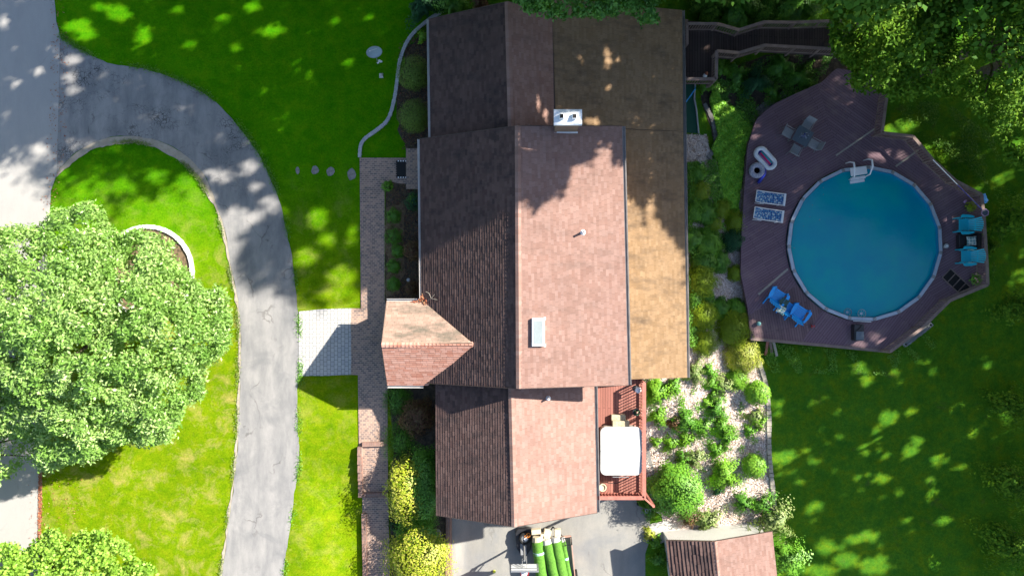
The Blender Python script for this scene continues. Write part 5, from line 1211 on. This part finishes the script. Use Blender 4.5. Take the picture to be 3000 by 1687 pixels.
L_ = [
 (1925, 1150, .85, .9, 'L_bright', 'light green leafy clump against the deck rail below the tan roof'),
 (1972, 1135, .55, .6, 'L_green', 'leafy clump below the tan roof corner, right of the light green one'),
 (2035, 1095, .70, .7, 'L_pale', 'silvery green plant just off the tan roof corner'),
 (2075, 1085, .40, .5, 'L_green', 'small green tuft between the silvery plant and the brilliant bush'),
 (2085, 1125, .45, .5, 'L_green', 'green tuft beside the pale stone in the mulch'),
 (2115, 1130, .65, .6, 'L_pale', 'pale green plant west of the round bright shrub'),
 (2090, 1160, .40, .4, 'L_green', 'low green rosette south of the pale stone'),
 (2070, 1180, .32, .35, 'L_bright', 'tiny light green rosette in the middle of the upper mulch'),
 (2098, 1200, .60, .7, 'L_mid', 'mid green shrub with a shadow on the white mulch'),
 (1930, 1220, .55, .5, 'L_bright', 'light green rosette beside the deck rail post'),
 (2010, 1235, .80, .9, 'L_mid', 'wide dark centred shrub level with the spa cover'),
 (1975, 1240, .40, .6, 'L_maroon', 'dull purple plant on the west side of the wide dark centred shrub'),
 (2055, 1250, .60, .5, 'L_green', 'green clump east of the wide dark centred shrub'),
 (2115, 1250, .70, .6, 'L_green', 'spreading green clump near the garden middle'),
 (2130, 1285, .50, .5, 'L_green', 'green clump under the spreading one'),
 (2010, 1285, .55, .5, 'L_bright', 'low green clump south of the wide dark centred shrub'),
 (1965, 1300, .50, .4, 'L_bright', 'thin light green clump near the rail at the middle of the spa cover'),
 (1922, 1295, .32, .4, 'L_bright', 'tiny bright tuft hard by the deck rail'),
 (2100, 1320, .55, .5, 'L_green', 'green clump alone in the pink-white mulch'),
 (2035, 1345, .65, .7, 'L_pale', 'greyish green shrub at the top right of the big bush'),
 (2000, 1340, .45, .6, 'L_mid', 'dark shrub touching the top of the big bush'),
 (2215, 1225, .60, .4, 'L_pale', 'grassy pale clump south of the round bright shrub'),
 (2195, 1262, .35, .4, 'L_green', 'small green tuft near the timber edging'),
 (2225, 1240, .40, .4, 'L_bright', 'bright tuft touching the timber edging'),
 (2125, 1395, .95, 1.1, 'L_bright', 'large leafy green shrub beside the white patch of sand'),
 (2105, 1435, .40, .5, 'L_dark', 'almost black ragged plant on the white sand patch'),
 (2070, 1530, .80, .8, 'L_pale', 'silvery shrub north of the shed slab'),
 (2020, 1520, .45, .8, 'L_maroon', 'maroon leafy shrub beside the handrail'),
 (2180, 1475, .60, .8, 'L_mid', 'dim green shrub in the shaded corner above the shed'),
 (1903, 1565, .35, .4, 'L_gold', 'yellow-green weeds between court and pale pavement'),
 (1935, 1640, .45, .6, 'L_mid', 'dark green climber between shed and court'),
 (1925, 1590, .35, .5, 'L_green', 'green weeds in the shed shadow beside the court'),
 (1905, 1490, .6, .5, 'L_mid', 'dim green plant beneath the corner of the red deck'),
]
for x, y, r_, h, m, lab in L_: shrub('garden_shrub', lab, x, y, r_*1.1, h, m, int(1800*r_*r_/.36)+250, .12, group=GRP, lump=.42)
shrub('round_shrub', 'bright green clipped ball shrub by the timber edging, the northern one', 2222, 1153, .74, 1.1, 'L_bright', 3600, .10, group='bright ball shrubs by the timber edging', lump=.07)
shrub('round_shrub', 'bright green clipped ball shrub by the timber edging, the southern one', 2212, 1368, .74, 1.1, 'L_bright', 3600, .10, group='bright ball shrubs by the timber edging', lump=.10)
shrub('big_bush', 'big dense green bush at the corner of the red deck', 1985, 1442, 1.50, 2.4, 'L_green', 15000, .13, lump=.19)
shrub('tall_bush', 'tall pale-tipped leafy bush at the north-east corner of the shed', 2275, 1535, 1.2, 1.6, 'L_pale', 2200, .16, lump=.4)
shrub('tall_bush', 'loose leafy bush along the east side of the shed at the bottom edge', 2305, 1650, 1.2, 2.0, 'L_green', 3600, .15, lump=.35)
shrub('tall_bush', 'shaded green bush between timber edging and the tall pale-tipped bush', 2240, 1485, .8, 1.0, 'L_mid', 1600, .13, lump=.3)
# plants around the platform and walkway
for x, y, r_, h, m, lab in ((2075, 15, 1.3, 1.6, 'L_far', 'dark leafy shrub north of the platform, nearest the house'), (2160, 20, 1.6, 1.8, 'L_mid', 'dark leafy shrub north of the walkway bend'), (2255, 10, 1.5, 1.8, 'L_far', 'dark leafy shrub north of the walkway behind its straight part'), (2345, 12, 1.5, 2.0, 'L_mid', 'dark leafy shrub north of the walkway beside the big tree'), (2160, 215, .8, .8, 'L_mid', 'dim green shrub south of the walkway bend'), (2218, 235, .9, 1.3, 'L_dark', 'very dark yew-like shrub in the bed south of the walkway'), (2110, 200, .6, .6, 'L_green', 'green plant against the platform rail'), (2290, 190, .9, .7, 'L_mid', 'dim green shrub in the bed between walkway and pool deck'), (2350, 225, .9, .6, 'L_mid', 'low dim shrub on the edge of the pool deck'), (2070, 250, .5, .6, 'L_green', 'green shrub under the platform corner'), (2265, 265, .6, .5, 'L_mid', 'low green shrub above the curved stone steps'), (1240, 10, 1.0, 1.2, 'L_dark', 'dark shrub in the top edge bed left of the roof peak'), (1330, 8, 1.0, 1.5, 'L_mid', 'dim leafy shrub at the top edge right of the dark shrub'), (1410, 8, .5, 1.6, 'L_maroon', 'red-leaved plant at the top edge by the roof peak'), (1240, 105, .35, .5, 'L_bright', 'light green fern beside the stone edging at the north-west roof corner')):
    shrub('shade_shrub', lab, x, y, r_, h, m, int(1700*r_*r_/.36)+300, .13, group='shrubs around the north side', lump=.25)
def fringe(lab, pts, n, m, size, seed, spread=.10):
    L = np.array(px2w(spline(pts))); rg = np.random.default_rng(seed); i = rg.integers(0, len(L)-1, n); t_ = rg.random(n)[:, None]; q = L[i]+(L[i+1]-L[i])*t_
    f = np.sin(q[:, 0]*1.9+seed)+np.sin(q[:, 1]*2.3)+rg.normal(size=n)*.5; q = q[f > -.3]; q = q+rg.normal(size=q.shape)*spread
    P = np.column_stack([q, G(q[:, 0], q[:, 1])+.05+rg.random(len(q))*.06]); o = leafmesh('grass_fringe', m, P, size, None, up=.4, seed=seed, aspect=.3); o['label'] = lab; o['kind'] = 'stuff'
fringe('grass creeping over the outer edge of the curved drive', [(178, 104), (215, 131), (260, 156), (330, 184), (440, 203), (530, 236), (620, 286), (702, 368), (754, 437), (796, 518), (826, 600), (848, 700), (865, 800), (874, 900), (880, 1000), (881, 1090), (876, 1150), (876, 1244), (882, 1319), (874, 1400), (865, 1460), (849, 1584), (834, 1687)], 9000, 'L_green', .09, 41)
fringe('dry grass along the inner edge of the curved drive', [(275, 436), (330, 420), (395, 416), (465, 434), (530, 471), (580, 520), (607, 565), (634, 620), (655, 690), (673, 790), (694, 895), (700, 985), (699, 1080), (694, 1253), (685, 1377), (669, 1501), (656, 1605), (646, 1687)], 7000, 'L_pale', .08, 42, .07)
# thick ground cover sheet of leaves (nobody could count it)
rg = np.random.default_rng(5)
gp = [(2085, 262), (2110, 300), (2180, 330), (2205, 370), (2185, 440), (2172, 520), (2160, 640), (2125, 640), (2105, 560), (2100, 480), (2078, 440), (2098, 400), (2085, 340), (2070, 300)]
xy = np.array(px2w(gp, -1.6)); N = 52000
a = rg.uniform(xy.min(0), xy.max(0), (N, 2)); a = a[inpoly(a[:, 0], a[:, 1], xy)]
hh = 0.35+.14*np.sin(a[:, 0]*3.1)*np.sin(a[:, 1]*2.7)+.1*np.sin(a[:, 0]*7)*np.sin(a[:, 1]*8)
P = np.column_stack([a, G(a[:, 0], a[:, 1])+hh*rg.random(len(a))**.4])
o = leafmesh('ground_cover', 'L_cover', P, .13, None, up=1.0, seed=4); o['label'] = 'thick green ground cover between house strip and pool deck'; o['kind'] = 'stuff'
def patch(name, m, poly_px, n, size, lab, seed, hgt, thr, fr):
    rg = np.random.default_rng(seed); xy = np.array(px2w(poly_px)); a = rg.uniform(xy.min(0), xy.max(0), (n*3, 2)); a = a[inpoly(a[:, 0], a[:, 1], xy)]
    f = np.sin(a[:, 0]*fr+1.7*np.sin(a[:, 1]*fr*.7+seed))*np.sin(a[:, 1]*fr*1.1+1.3*np.sin(a[:, 0]*fr*.8))+.5*np.sin(a[:, 0]*fr*2.7+a[:, 1]*fr)
    f += rg.normal(size=len(a))*.18; a = a[f > thr][:n]
    P = np.column_stack([a, G(a[:, 0], a[:, 1])+.04+hgt*rg.random(len(a))**.6]); o = leafmesh(name, m, P, size, None, up=.8, seed=seed, aspect=.4); o['label'] = lab; o['kind'] = 'stuff'; return o
SP = [(2008, 480), (2090, 470), (2110, 560), (2120, 700), (2100, 780), (2085, 880), (2080, 1010), (2012, 1020)]
patch('undergrowth', 'L_mid', SP, 14000, .10, 'tangled green undergrowth filling the strip beside the tan roof', 31, .45, -.15, 1.5)
patch('undergrowth', 'L_green', SP, 6000, .11, 'lighter leaves mixed through the undergrowth beside the tan roof', 32, .6, .35, 2.1)
patch('weeds', 'L_green', [(1905, 1120), (2200, 1060), (2235, 1120), (2245, 1330), (2160, 1400), (2060, 1380), (1980, 1360), (1905, 1330)], 5500, .11, 'small weeds dotted over the pale mulch', 33, .2, .80, 2.6)
patch('weeds', 'L_mid', [(2060, 245), (2240, 170), (2440, 155), (2400, 250), (2230, 320), (2195, 400), (2100, 300)], 9000, .11, 'dim weeds over the dark bed south of the walkway', 34, .3, .0, 1.6)
patch('weeds', 'L_far', [(2600, 300), (2760, 300), (2900, 400), (2960, 600), (2900, 820), (2910, 560), (2690, 395)], 9000, .12, 'rough weeds outside the eastern deck rail', 35, .3, .1, 1.4)
patch('weeds', 'L_green', [(2205, 1000), (2600, 1040), (2700, 980), (2760, 1000), (2620, 1100), (2260, 1090)], 4000, .10, 'longer grass along the southern edge of the pool deck', 36, .22, .1, 1.9)
# mulch chips, litter
def scatter(name, m, poly_px, n, size, lab, seed, zoff=.05, keep=None, asp=.4):
    rg = np.random.default_rng(seed); xy = np.array(px2w(poly_px)); a = rg.uniform(xy.min(0), xy.max(0), (int(n*2.2), 2)); a = a[inpoly(a[:, 0], a[:, 1], xy)][:n]
    if keep is not None: a = a[keep(a, rg)]
    P = np.column_stack([a, G(a[:, 0], a[:, 1])+zoff+rg.random(len(a))*.03])
    o = leafmesh(name, m, P, size, None, up=1.6, seed=seed, aspect=asp, sizevar=.6); o['label'] = lab; o['kind'] = 'stuff'; return o
scatter('mulch_chips', 'chips', [(2003, 395), (2070, 395), (2085, 470), (2180, 560), (2178, 880), (2200, 960), (2240, 1110), (2252, 1330), (2268, 1500), (2200, 1560), (2010, 1560), (1900, 1480), (1895, 1110), (2003, 1100)], 42000, .15, 'shredded pale mulch covering the garden', 3, asp=.2)
clump = lambda a, rg: rg.random(len(a)) < .15+.85*(np.sin(a[:, 1]*2.3)*np.sin(a[:, 1]*.7+1) > 0)
scatter('fallen_leaves', 'L_redlitter', [(150, 0), (185, 0), (205, 150), (195, 400), (190, 520), (150, 620), (120, 620), (150, 300)], 300, .09, 'red fallen leaves along the joint of street and driveway', 5)
scatter('fallen_leaves', 'L_redlitter', [(116, 1380), (124, 1380), (126, 1480), (120, 1600), (112, 1600), (114, 1500)], 1000, .085, 'line of red fallen leaves along the lower street edge', 6)
scatter('fallen_leaves', 'L_redlitter', [(85, 1380), (250, 1390), (240, 1600), (85, 1600)], 260, .07, 'scattered red leaves on the lawn and street by the lower street edge', 7)
scatter('fallen_leaves', 'L_redlitter', [(2060, 130), (2430, 150), (2590, 300), (2480, 500), (2200, 900), (2190, 600)], 120, .06, 'a few fallen leaves lying on the pool deck', 8, 1.35)
scatter('leaf_litter', 'L_maroon', [(1131, 531), (1235, 545), (1240, 885), (1130, 885)], 2600, .09, 'brown leaf litter in the shaded front bed', 9)
scatter('leaf_litter', 'L_maroon', [(1170, 130), (1270, 60), (1275, 400), (1180, 440), (1165, 330)], 2200, .09, 'dark leaf litter under the clipped round shrubs', 10)
# ------------------------------------------------------------------ trees
LIT = [(-2600, 470), (50, 525), (110, 610), (150, 650), (300, 670), (345, 640), (400, 580), (520, 560), (600, 545), (640, 575), (640, 602), (790, 600), (815, 560), (835, 600), (835, 632), (745, 655), (722, 705), (700, 745), (700, 822), (780, 850), (850, 872), (870, 905), (1000, 885), (1052, 845), (1054, 700), (1048, 600), (1080, 600), (1080, 960), (1230, 900), (1237, 750), (1350, 700), (1480, 645), (1519, 625), (1546, 622), (1592, 588), (1621, 558), (1633, 548), (1679, 480), (1725, 455), (1762, 422), (1807, 397), (1832, 385), (1850, 425), (1842, 500), (1866, 560), (1896, 615), (1932, 655), (1972, 690), (2025, 735), (2020, 1000), (2060, 1045), (2110, 1020), (2130, 970), (2170, 930), (2205, 1000), (2215, 1060), (2250, 1110), (2258, 1290), (2190, 1290), (2150, 1350), (2260, 1400), (2270, 1500), (2310, 1600), (2330, 2600), (-2600, 2600)]
DAP = [(300, 22, 44, 12), (520, 30, 20, 10), (690, 140, 16, 10), (1180, 55, 16, 12), (980, 60, 14, 9), (560, 130, 16, 10), (1020, 180, 14, 10), (1664, 352, 46, 26), (230, 75, 45, 25), (350, 40, 50, 30), (255, 100, 35, 22), (425, 105, 35, 35), (405, 145, 18, 12), (800, 90, 40, 18), (890, 180, 25, 30), (885, 218, 18, 14), (1085, 60, 15, 15), (740, 20, 25, 15), (920, 100, 12, 10), (650, 52, 22, 14), (10, 68, 12, 22), (350, 545, 35, 18), (455, 515, 25, 18), (545, 535, 30, 30), (110, 215, 14, 10), (45, 245, 12, 10), (115, 440, 26, 20), (215, 180, 26, 20), (205, 230, 22, 22), (215, 267, 24, 14), (730, 490, 30, 16), (650, 520, 30, 20), (745, 550, 20, 12), (780, 590, 30, 14), (930, 640, 32, 38), (895, 755, 32, 32), (1005, 810, 45, 30), (960, 700, 26, 20), (1035, 690, 14, 40), (985, 860, 50, 16), (1560, 312, 14, 28), (1602, 332, 14, 22), (1750, 347, 42, 10), (1868, 350, 34, 24), (1842, 450, 12, 34), (1710, 170, 14, 8), (1805, 180, 10, 8), (1900, 232, 20, 9), (1870, 490, 16, 12), (1560, 400, 12, 10), (2540, 1110, 20, 28), (2520, 1072, 16, 14), (2605, 1222, 38, 26), (2572, 1270, 16, 30), (2685, 1290, 25, 20), (2670, 1320, 30, 22), (2740, 1350, 20, 20), (2590, 1330, 20, 18), (2300, 1335, 42, 17), (2390, 1480, 25, 16), (2545, 1570, 40, 20), (2500, 1580, 24, 14), (2740, 1640, 22, 30), (2765, 1528, 20, 12), (2725, 1450, 15, 22), (2582, 1400, 24, 16), (2880, 1200, 25, 12), (2950, 1220, 18, 22), (2560, 1660, 60, 24), (2480, 1640, 50, 26), (2420, 1600, 40, 24), (2400, 1668, 60, 16), (2455, 1210, 10, 10), (2530, 1310, 14, 24), (2720, 325, 42, 26), (2830, 392, 32, 16), (2700, 400, 18, 12), (2855, 430, 30, 26), (2780, 920, 30, 16), (2575, 455, 40, 12), (2640, 458, 20, 9), (2490, 400, 24, 14), (2500, 1000, 14, 9), (2560, 985, 12, 10), (2525, 1010, 18, 8), (2590, 1000, 18, 10), (2225, 665, 26, 10), (2250, 632, 16, 8), (2090, 545, 16, 14), (2080, 520, 14, 8), (2360, 470, 20, 12), (2200, 790, 14, 10), (2300, 640, 10, 18), (2780, 650, 14, 10), (2330, 550, 16, 8), (2250, 1400, 0, 0), (2130, 300, 18, 22), (2105, 270, 12, 18), (2200, 450, 10, 20), (2180, 900, 24, 16), (2210, 95, 14, 10), (2330, 90, 12, 8), (2400, 175, 16, 9), (1970, 200, 14, 8), (2110, 330, 30, 40), (2150, 420, 25, 30), (2150, 560, 14, 30)]
CAN = [(1505, -4000), (1505, 2), (1530, 25), (1560, 40), (1600, 50), (1645, 58), (1690, 42), (1740, 58), (1790, 50), (1838, 32), (1860, 62), (1895, 76), (1930, 66), (1938, 48), (1915, 28), (1990, 22), (2040, 12), (2300, 10), (2425, 20), (2432, 100), (2445, 170), (2500, 205), (2485, 245), (2540, 275), (2600, 285), (2680, 290), (2700, 270), (2760, 275), (2820, 290), (2860, 340), (2840, 370), (2900, 385), (2930, 430), (2960, 500), (2985, 560), (2975, 640), (2965, 700), (2985, 900), (2960, 1000), (2975, 1100), (2950, 1200), (2970, 1280), (2930, 1400), (2940, 1500), (2900, 1600), (2895, 5000), (9000, 5000), (9000, -4000)]
ZON = [(1.8, 3.5, 7.5, 8.5, 6.55), (-6.6, -4.9, -5.1, -.8, 3.2), (-4.9, -3.2, -5.0, 7.9, 2.8), (-3.2, -1.5, -5.0, 7.9, 3.7), (-1.5, 0.3, -5.0, 7.9, 4.8), (0.3, 5.4, -5.0, 7.9, 4.9), (5.2, 7.4, -4.9, 14.9, 2.3), (7.4, 9.8, -4.9, 14.9, 1.8), (-4.5, 2, 7.9, 14.5, 3.4), (2, 5.3, 7.9, 15, 2.9), (-4.3, 4.7, -12.0, -4.6, 3.1)]
def shaded(P):
    """True where the leaf's shadow falls on ground or roof the photograph shows in shade"""
    k = SD/SD[2]; Q = np.empty((len(P), 3)); done = np.zeros(len(P), bool)
    for x0, x1, y0, y1, z in ZON:
        q = P-k[None]*(P[:, 2]-z)[:, None]; m = (~done) & (q[:, 0] > x0) & (q[:, 0] < x1) & (q[:, 1] > y0) & (q[:, 1] < y1) & (P[:, 2] > z)
        Q[m] = q[m]; done |= m
    z = np.zeros(len(P))
    for _ in range(3):
        q = P-k[None]*(P[:, 2]-z)[:, None]; z = G(q[:, 0], q[:, 1])
        z = np.where((q[:, 0] > 14.5) & (q[:, 1] > -3.5) & (q[:, 0] < 28) & (q[:, 1] < 12), -1.1, z)
    q[:, 2] = z; Q[~done] = q[~done]
    x, y = PX(Q)
    x2 = x+9*np.sin(y*.071+x*.013)+6*np.sin(y*.19+1)+4*np.sin(x*.33); y2 = y+9*np.sin(x*.063+2)+6*np.sin(x*.17+y*.05)+4*np.sin(y*.31)
    hs = np.sin(P[:, 0]*91.7+P[:, 1]*57.3+P[:, 2]*33.1)*43758.5; hs -= np.floor(hs); h2 = np.sin(P[:, 0]*37.1-P[:, 1]*77.9)*24634.6; h2 -= np.floor(h2); fz = (hs-.5)*1.3
    lit = inpoly(x2+(hs-.5)*34, y2+(h2-.5)*34, LIT)
    for a, b_, rx, ry in DAP:
        if rx: 
            x3 = x+5*np.sin(y*.3+a)+3*np.sin(x*.7); y3 = y+5*np.sin(x*.27+b_)
            lit |= ((x3-a)/(rx+8))**2+((y3-b_)/(ry+8))**2 < 1+fz
    nz = np.sin(x*.031+1.3*np.sin(y*.021))*np.sin(y*.037+1.7*np.sin(x*.017+1))+.55*np.sin(x*.083+y*.05)*np.sin(y*.091-x*.03)
    h3 = np.sin(P[:, 0]*13.7+P[:, 1]*29.3-P[:, 2]*71.9)*31758.3; h3 -= np.floor(h3)
    lit |= (nz+fz*.3 > 1.0) & ((x > 2250) & (y > 1060) | (x > 2700) & (y < 520))
    lit |= (nz+.2*np.sin(x*.11+y*.07) > .52) & (h3 < .80) & ((x > 2250) & (y > 1040) | (x > 2680) & (y < 560))
    lit |= (nz > .62) & (h3 < .72) & (x < 1250) & (y < 560)
    return ~lit
def visible_ok(P):
    x, y = PX(P); inside = (x > -25) & (x < 3025) & (y > -25) & (y < 1712) & (P[:, 2] < CAMH)
    return ~inside | inpoly(x, y, CAN)
def tree(label, x, y, h, r_, m, n, ls, seed, crown_h=0.55, masks=True, cat='tree', name='broadleaf_tree', group='trees beyond the house and pool', clump=1.0, lean=0.0):
    z0 = g(x, y); t = thing(name, label, cat, (x, y, z0), 0, group); rg = np.random.default_rng(seed); rs = random.Random(seed)
    nc = max(40, int(230*(r_/5.5)**2)); d = rg.normal(size=(nc, 3)); d /= np.linalg.norm(d, axis=1)[:, None]
    cz = z0+h*(1-crown_h/2); rad = rg.random(nc)**.4
    cc = d*rad[:, None]*np.array([r_, r_, h*crown_h/2])+np.array([x, y+lean, cz])
    i = rg.integers(0, nc, n); P = cc[i]+rg.normal(size=(n, 3))*np.array([.62, .62, .35])*clump; tone = (.55*rg.random(nc)[i]+.45*rg.random(n))
    if masks: q = visible_ok(P)&shaded(P); P = P[q]; tone = tone[q]  # crown shaped for its shadow: leaves over wanted sun patches are dropped
    leafmesh('crown', m, P, ls, t, up=.6, seed=seed, aspect=.62, rnd=tone)
    b = MB(); b.tube([(0, 0, -.2), (.05, .03, h*.25), (-.08, .06+lean*.3, h*.55), (0, lean*.6, h*.85)], [r_*.075, r_*.055, r_*.035, .03], 9)
    for _ in range(9):
        a = rs.random()*6.28; q = rs.uniform(.35, .7)*h; rr = r_*rs.uniform(.5, .85); e = (math.cos(a)*rr, math.sin(a)*rr, q+rr*.5)
        E = np.array([[e[0]+x, e[1]+y, e[2]+z0], [e[0]*.6+x, e[1]*.6+y, e[2]*.85+z0]])
        if masks and not (visible_ok(E).all() and shaded(E).all()): continue
        b.tube([(0, 0, q), (e[0]*.5, e[1]*.5, q+rr*.3), e], [r_*.03, r_*.018, .02], 6)
    b.build('trunk', 'bark', t); return t
TR = [(-14, 21, 16, 6, 0), (-5, 21, 17, 6.2, 0), (3, 20, 18, 6.2, -1), (11, 19, 20, 6.5, -2), (19, 18, 21, 6.8, -2.5), (27, 17, 20, 6.5, -1), (35, 17, 19, 6.5, 0), (44, 16, 19, 6.5, 0), (-9, 29, 20, 6.5, 0), (1, 28.5, 21, 6.5, 0), (11, 28, 22, 6.5, 0), (21, 27, 23, 6.5, 0), (31, 26, 21, 6.5, 0), (33, 7, 17, 6.2, 0), (42, 7, 19, 6.5, 0), (34, -3, 14, 5.5, 0), (42, -3, 17, 6.2, 0), (38, -11, 15, 5.8, 0), (48, -9, 17, 6.2, 0), (50, 2, 19, 6.5, 0), (41, -18, 14, 5.5, 0), (15, 20, 24, 6, -4), (27.5, 12.5, 17, 5.6, -.5)]  # last tree is added only to shade a gap on the tan roof
WH = ['far left of the top edge', 'top edge above the dish', 'top edge over the roof peak', 'top edge over the brown rear roof', 'top edge above the walkway', 'top edge over the walkway end', 'top right corner, front row', 'top right corner, outer', 'second row, far left', 'second row, left of the roof peak', 'second row, over the brown rear roof', 'second row, above the walkway', 'second row, top right', 'right edge level with the rail corner', 'right edge, upper outer', 'right edge level with the teal chairs', 'right edge, middle outer', 'right edge beside the back lawn', 'right edge, lower outer', 'outermost on the right, middle', 'right edge near the bottom', 'tallest, top edge between chimney and walkway', 'top right, added at the walkway end to shade the tan roof']
for i, ((x, y, h, r_, dy), wh) in enumerate(zip(TR, WH)):
    tree('tall broadleaf tree: '+wh, x, y, h, r_, 'L_far', 34000, .30, 100+i, lean=dy)
# crown whose seen outline is known: leaves fill a dome under that outline
def outline_tree(name, label, poly, zlo, zhi, m, n, ls, seed, trunk_px, nclump=420, cl=.42, group=None, zbase=None, aspect=.42, sag=1.5, keep=None):
    rg = np.random.default_rng(seed); poly = np.array(poly, float)
    tp = W(trunk_px[0], trunk_px[1], zlo); z0 = g(tp.x, tp.y); t = thing(name, label, 'tree', (tp.x, tp.y, z0), 0, group)
    a = rg.uniform(poly.min(0), poly.max(0), (nclump*8, 2)); a = a[inpoly(a[:, 0], a[:, 1], poly)][:nclump]
    cen = poly.mean(0); eb = []
    for p, q in zip(poly, np.roll(poly, -1, 0)):
        for s_ in np.arange(0, 1, max(.02, 26/(np.linalg.norm(q-p)+1e-6))):
            w2 = p+(q-p)*s_; v2 = cen-w2; v2 = v2/(np.linalg.norm(v2)+1e-6); eb.append(w2+v2*rg.uniform(8, 34))
    eb = np.array(eb); a = np.vstack([a, eb[inpoly(eb[:, 0], eb[:, 1], poly)]])
    seg = np.roll(poly, -1, 0)-poly; dm_ = np.full(len(a), 1e9)
    for p, s in zip(poly, seg):
        u = np.clip(((a-p)@s)/(s@s+1e-9), 0, 1); dm_ = np.minimum(dm_, np.linalg.norm(a-(p+u[:, None]*s), axis=1))
    R_ = max(dm_.max(), 1); dome = zlo+(zhi-zlo)*np.sqrt(np.clip(dm_/R_, 0, 1))
    z = dome-rg.random(len(a))**2*sag*(0.3+dm_/R_)*1.6+.25*np.sin(a[:, 0]*.03)*np.sin(a[:, 1]*.035)
    k = (CAMH-z)/F; c_ = np.column_stack([(a[:, 0]-1500)*k, (843.5-a[:, 1])*k, z])
    i = rg.integers(0, len(c_), n); d = rg.normal(size=(n, 3)); d /= np.linalg.norm(d, axis=1)[:, None]
    w_ = cl*(.7+.6*rg.random(len(c_)))[i]; P = c_[i]+d*(rg.random(n)**.45*w_)[:, None]*np.array([1, 1, .62])
    tone = .5*rg.random(len(c_))[i]+.5*rg.random(n); x_, y_ = PX(P); q = inpoly(x_+rg.normal(size=n)*7, y_+rg.normal(size=n)*7, poly); P = P[q]; tone = tone[q]
    leafmesh('crown', m, P, ls, t, up=.8, seed=seed, aspect=aspect, rnd=tone)
    b = MB(); b.tube([(0, 0, -.2), (.05, 0, (zlo-z0)*.5), (0, .1, zlo-z0), (0, 0, zhi-z0-1)], [.34, .27, .2, .06], 10)
    for j in rg.choice(len(c_), 26, replace=False):
        e = c_[j]-np.array([tp.x, tp.y, z0]); q = max(1.5, (zlo-z0)*.7); b.tube([(0, 0, q), (e[0]*.5, e[1]*.5, q+(e[2]-q)*.65), (e[0]*.92, e[1]*.92, e[2]-.2)], [.11, .06, .02], 6)
    b.build('trunk', 'bark', t); return t
bigp = [(-420, 700), (-100, 640), (0, 672), (30, 665), (100, 660), (140, 645), (148, 618), (200, 612), (240, 592), (258, 587), (300, 612), (322, 665), (335, 690), (400, 676), (470, 688), (512, 712), (505, 742), (550, 800), (590, 838), (612, 858), (640, 832), (668, 860), (680, 950), (672, 1010), (640, 1045), (605, 1075), (600, 1130), (592, 1170), (540, 1192), (530, 1240), (500, 1292), (450, 1300), (420, 1305), (390, 1295), (350, 1300), (312, 1312), (300, 1352), (225, 1355), (180, 1367), (130, 1382), (100, 1350), (105, 1290), (0, 1275), (-200, 1330), (-480, 1200)]
outline_tree('leafy_tree', 'big sunlit light green tree spreading over street edge and lawn', bigp, 3.6, 9.0, 'L_left', 150000, .185, 21, (300, 960), 1150, .50, sag=2.2)
outline_tree('leafy_tree', 'lower shaded bough-heavy tree under the big sunlit tree at the left edge', [(-300, 1230), (0, 1240), (110, 1270), (130, 1340), (60, 1370), (0, 1420), (-300, 1500)], 2.6, 4.0, 'L_left', 5000, .20, 22, (-150, 1330), 80, .45)
botp = [(-300, 1610), (0, 1595), (25, 1590), (55, 1592), (75, 1620), (85, 1590), (105, 1585), (120, 1560), (150, 1535), (175, 1560), (200, 1600), (225, 1560), (270, 1558), (310, 1552), (350, 1575), (385, 1600), (400, 1640), (430, 1650), (455, 1670), (430, 1720), (460, 1800), (400, 2000), (-300, 2050)]
outline_tree('leafy_tree', 'pale lime green tree at the bottom left corner', botp, 3.0, 6.0, 'L_lime', 42000, .17, 23, (120, 1830), 640, .42, sag=1.6, aspect=.7)
# near tops leaning over the north roof and over the walkway
topp = [(1480, -260), (1505, 0), (1530, 22), (1560, 38), (1600, 50), (1645, 58), (1690, 42), (1740, 58), (1790, 50), (1838, 30), (1862, 60), (1895, 76), (1930, 66), (1936, 46), (1915, 25), (1960, -20), (1980, -280)]
outline_tree('walnut_tree', 'green leafy crown hanging over the top edge above the north roof', topp, 8.5, 10.5, 'L_top', 15000, .20, 24, (1700, -420), 260, .36, sag=.8)
nep = [(2425, -400), (2420, 20), (2432, 100), (2440, 165), (2500, 205), (2480, 235), (2500, 262), (2560, 272), (2620, 290), (2680, 292), (2705, 268), (2760, 272), (2800, 290), (2790, -400)]
outline_tree('woodland_tree', 'dark green tree crown covering the end of the timber walkway', nep, 7.0, 10.0, 'L_ne', 26000, .21, 25, (2650, -40), 420, .45, sag=1.6)
nep2 = [(2740, -400), (2745, 200), (2755, 275), (2830, 290), (2865, 345), (2895, 365), (2925, 420), (2960, 480), (3000, 500), (3300, 560), (3400, -400)]
outline_tree('woodland_tree', 'brighter green tree crown filling the top right corner', nep2, 7.0, 11.0, 'L_ne', 26000, .21, 26, (3010, 60), 420, .45, sag=1.8)
for x, y, r_, h, lab in ((2965, 640, 1.4, 4, 'dark leafy sapling at the right edge level with the teal chairs'), (2985, 900, 1.3, 3.5, 'dark leafy sapling at the right edge level with the stair opening'), (2965, 1190, 1.3, 3.5, 'yellowish leafy sapling at the right edge of the back lawn'), (2960, 1420, 1.8, 4, 'dark sapling at the right edge beside the shaded lower lawn'), (2955, 1600, 2.0, 4.5, 'dark sapling in the bottom right corner'), (2890, 720, .6, 1.0, 'small weedy plant outside the eastern rail near the teal chairs')):
    shrub('sapling', lab, x+12, y, r_*.85, h*.7, 'L_ne', int(1500*r_), .17, lump=.4, group='saplings along the right edge')
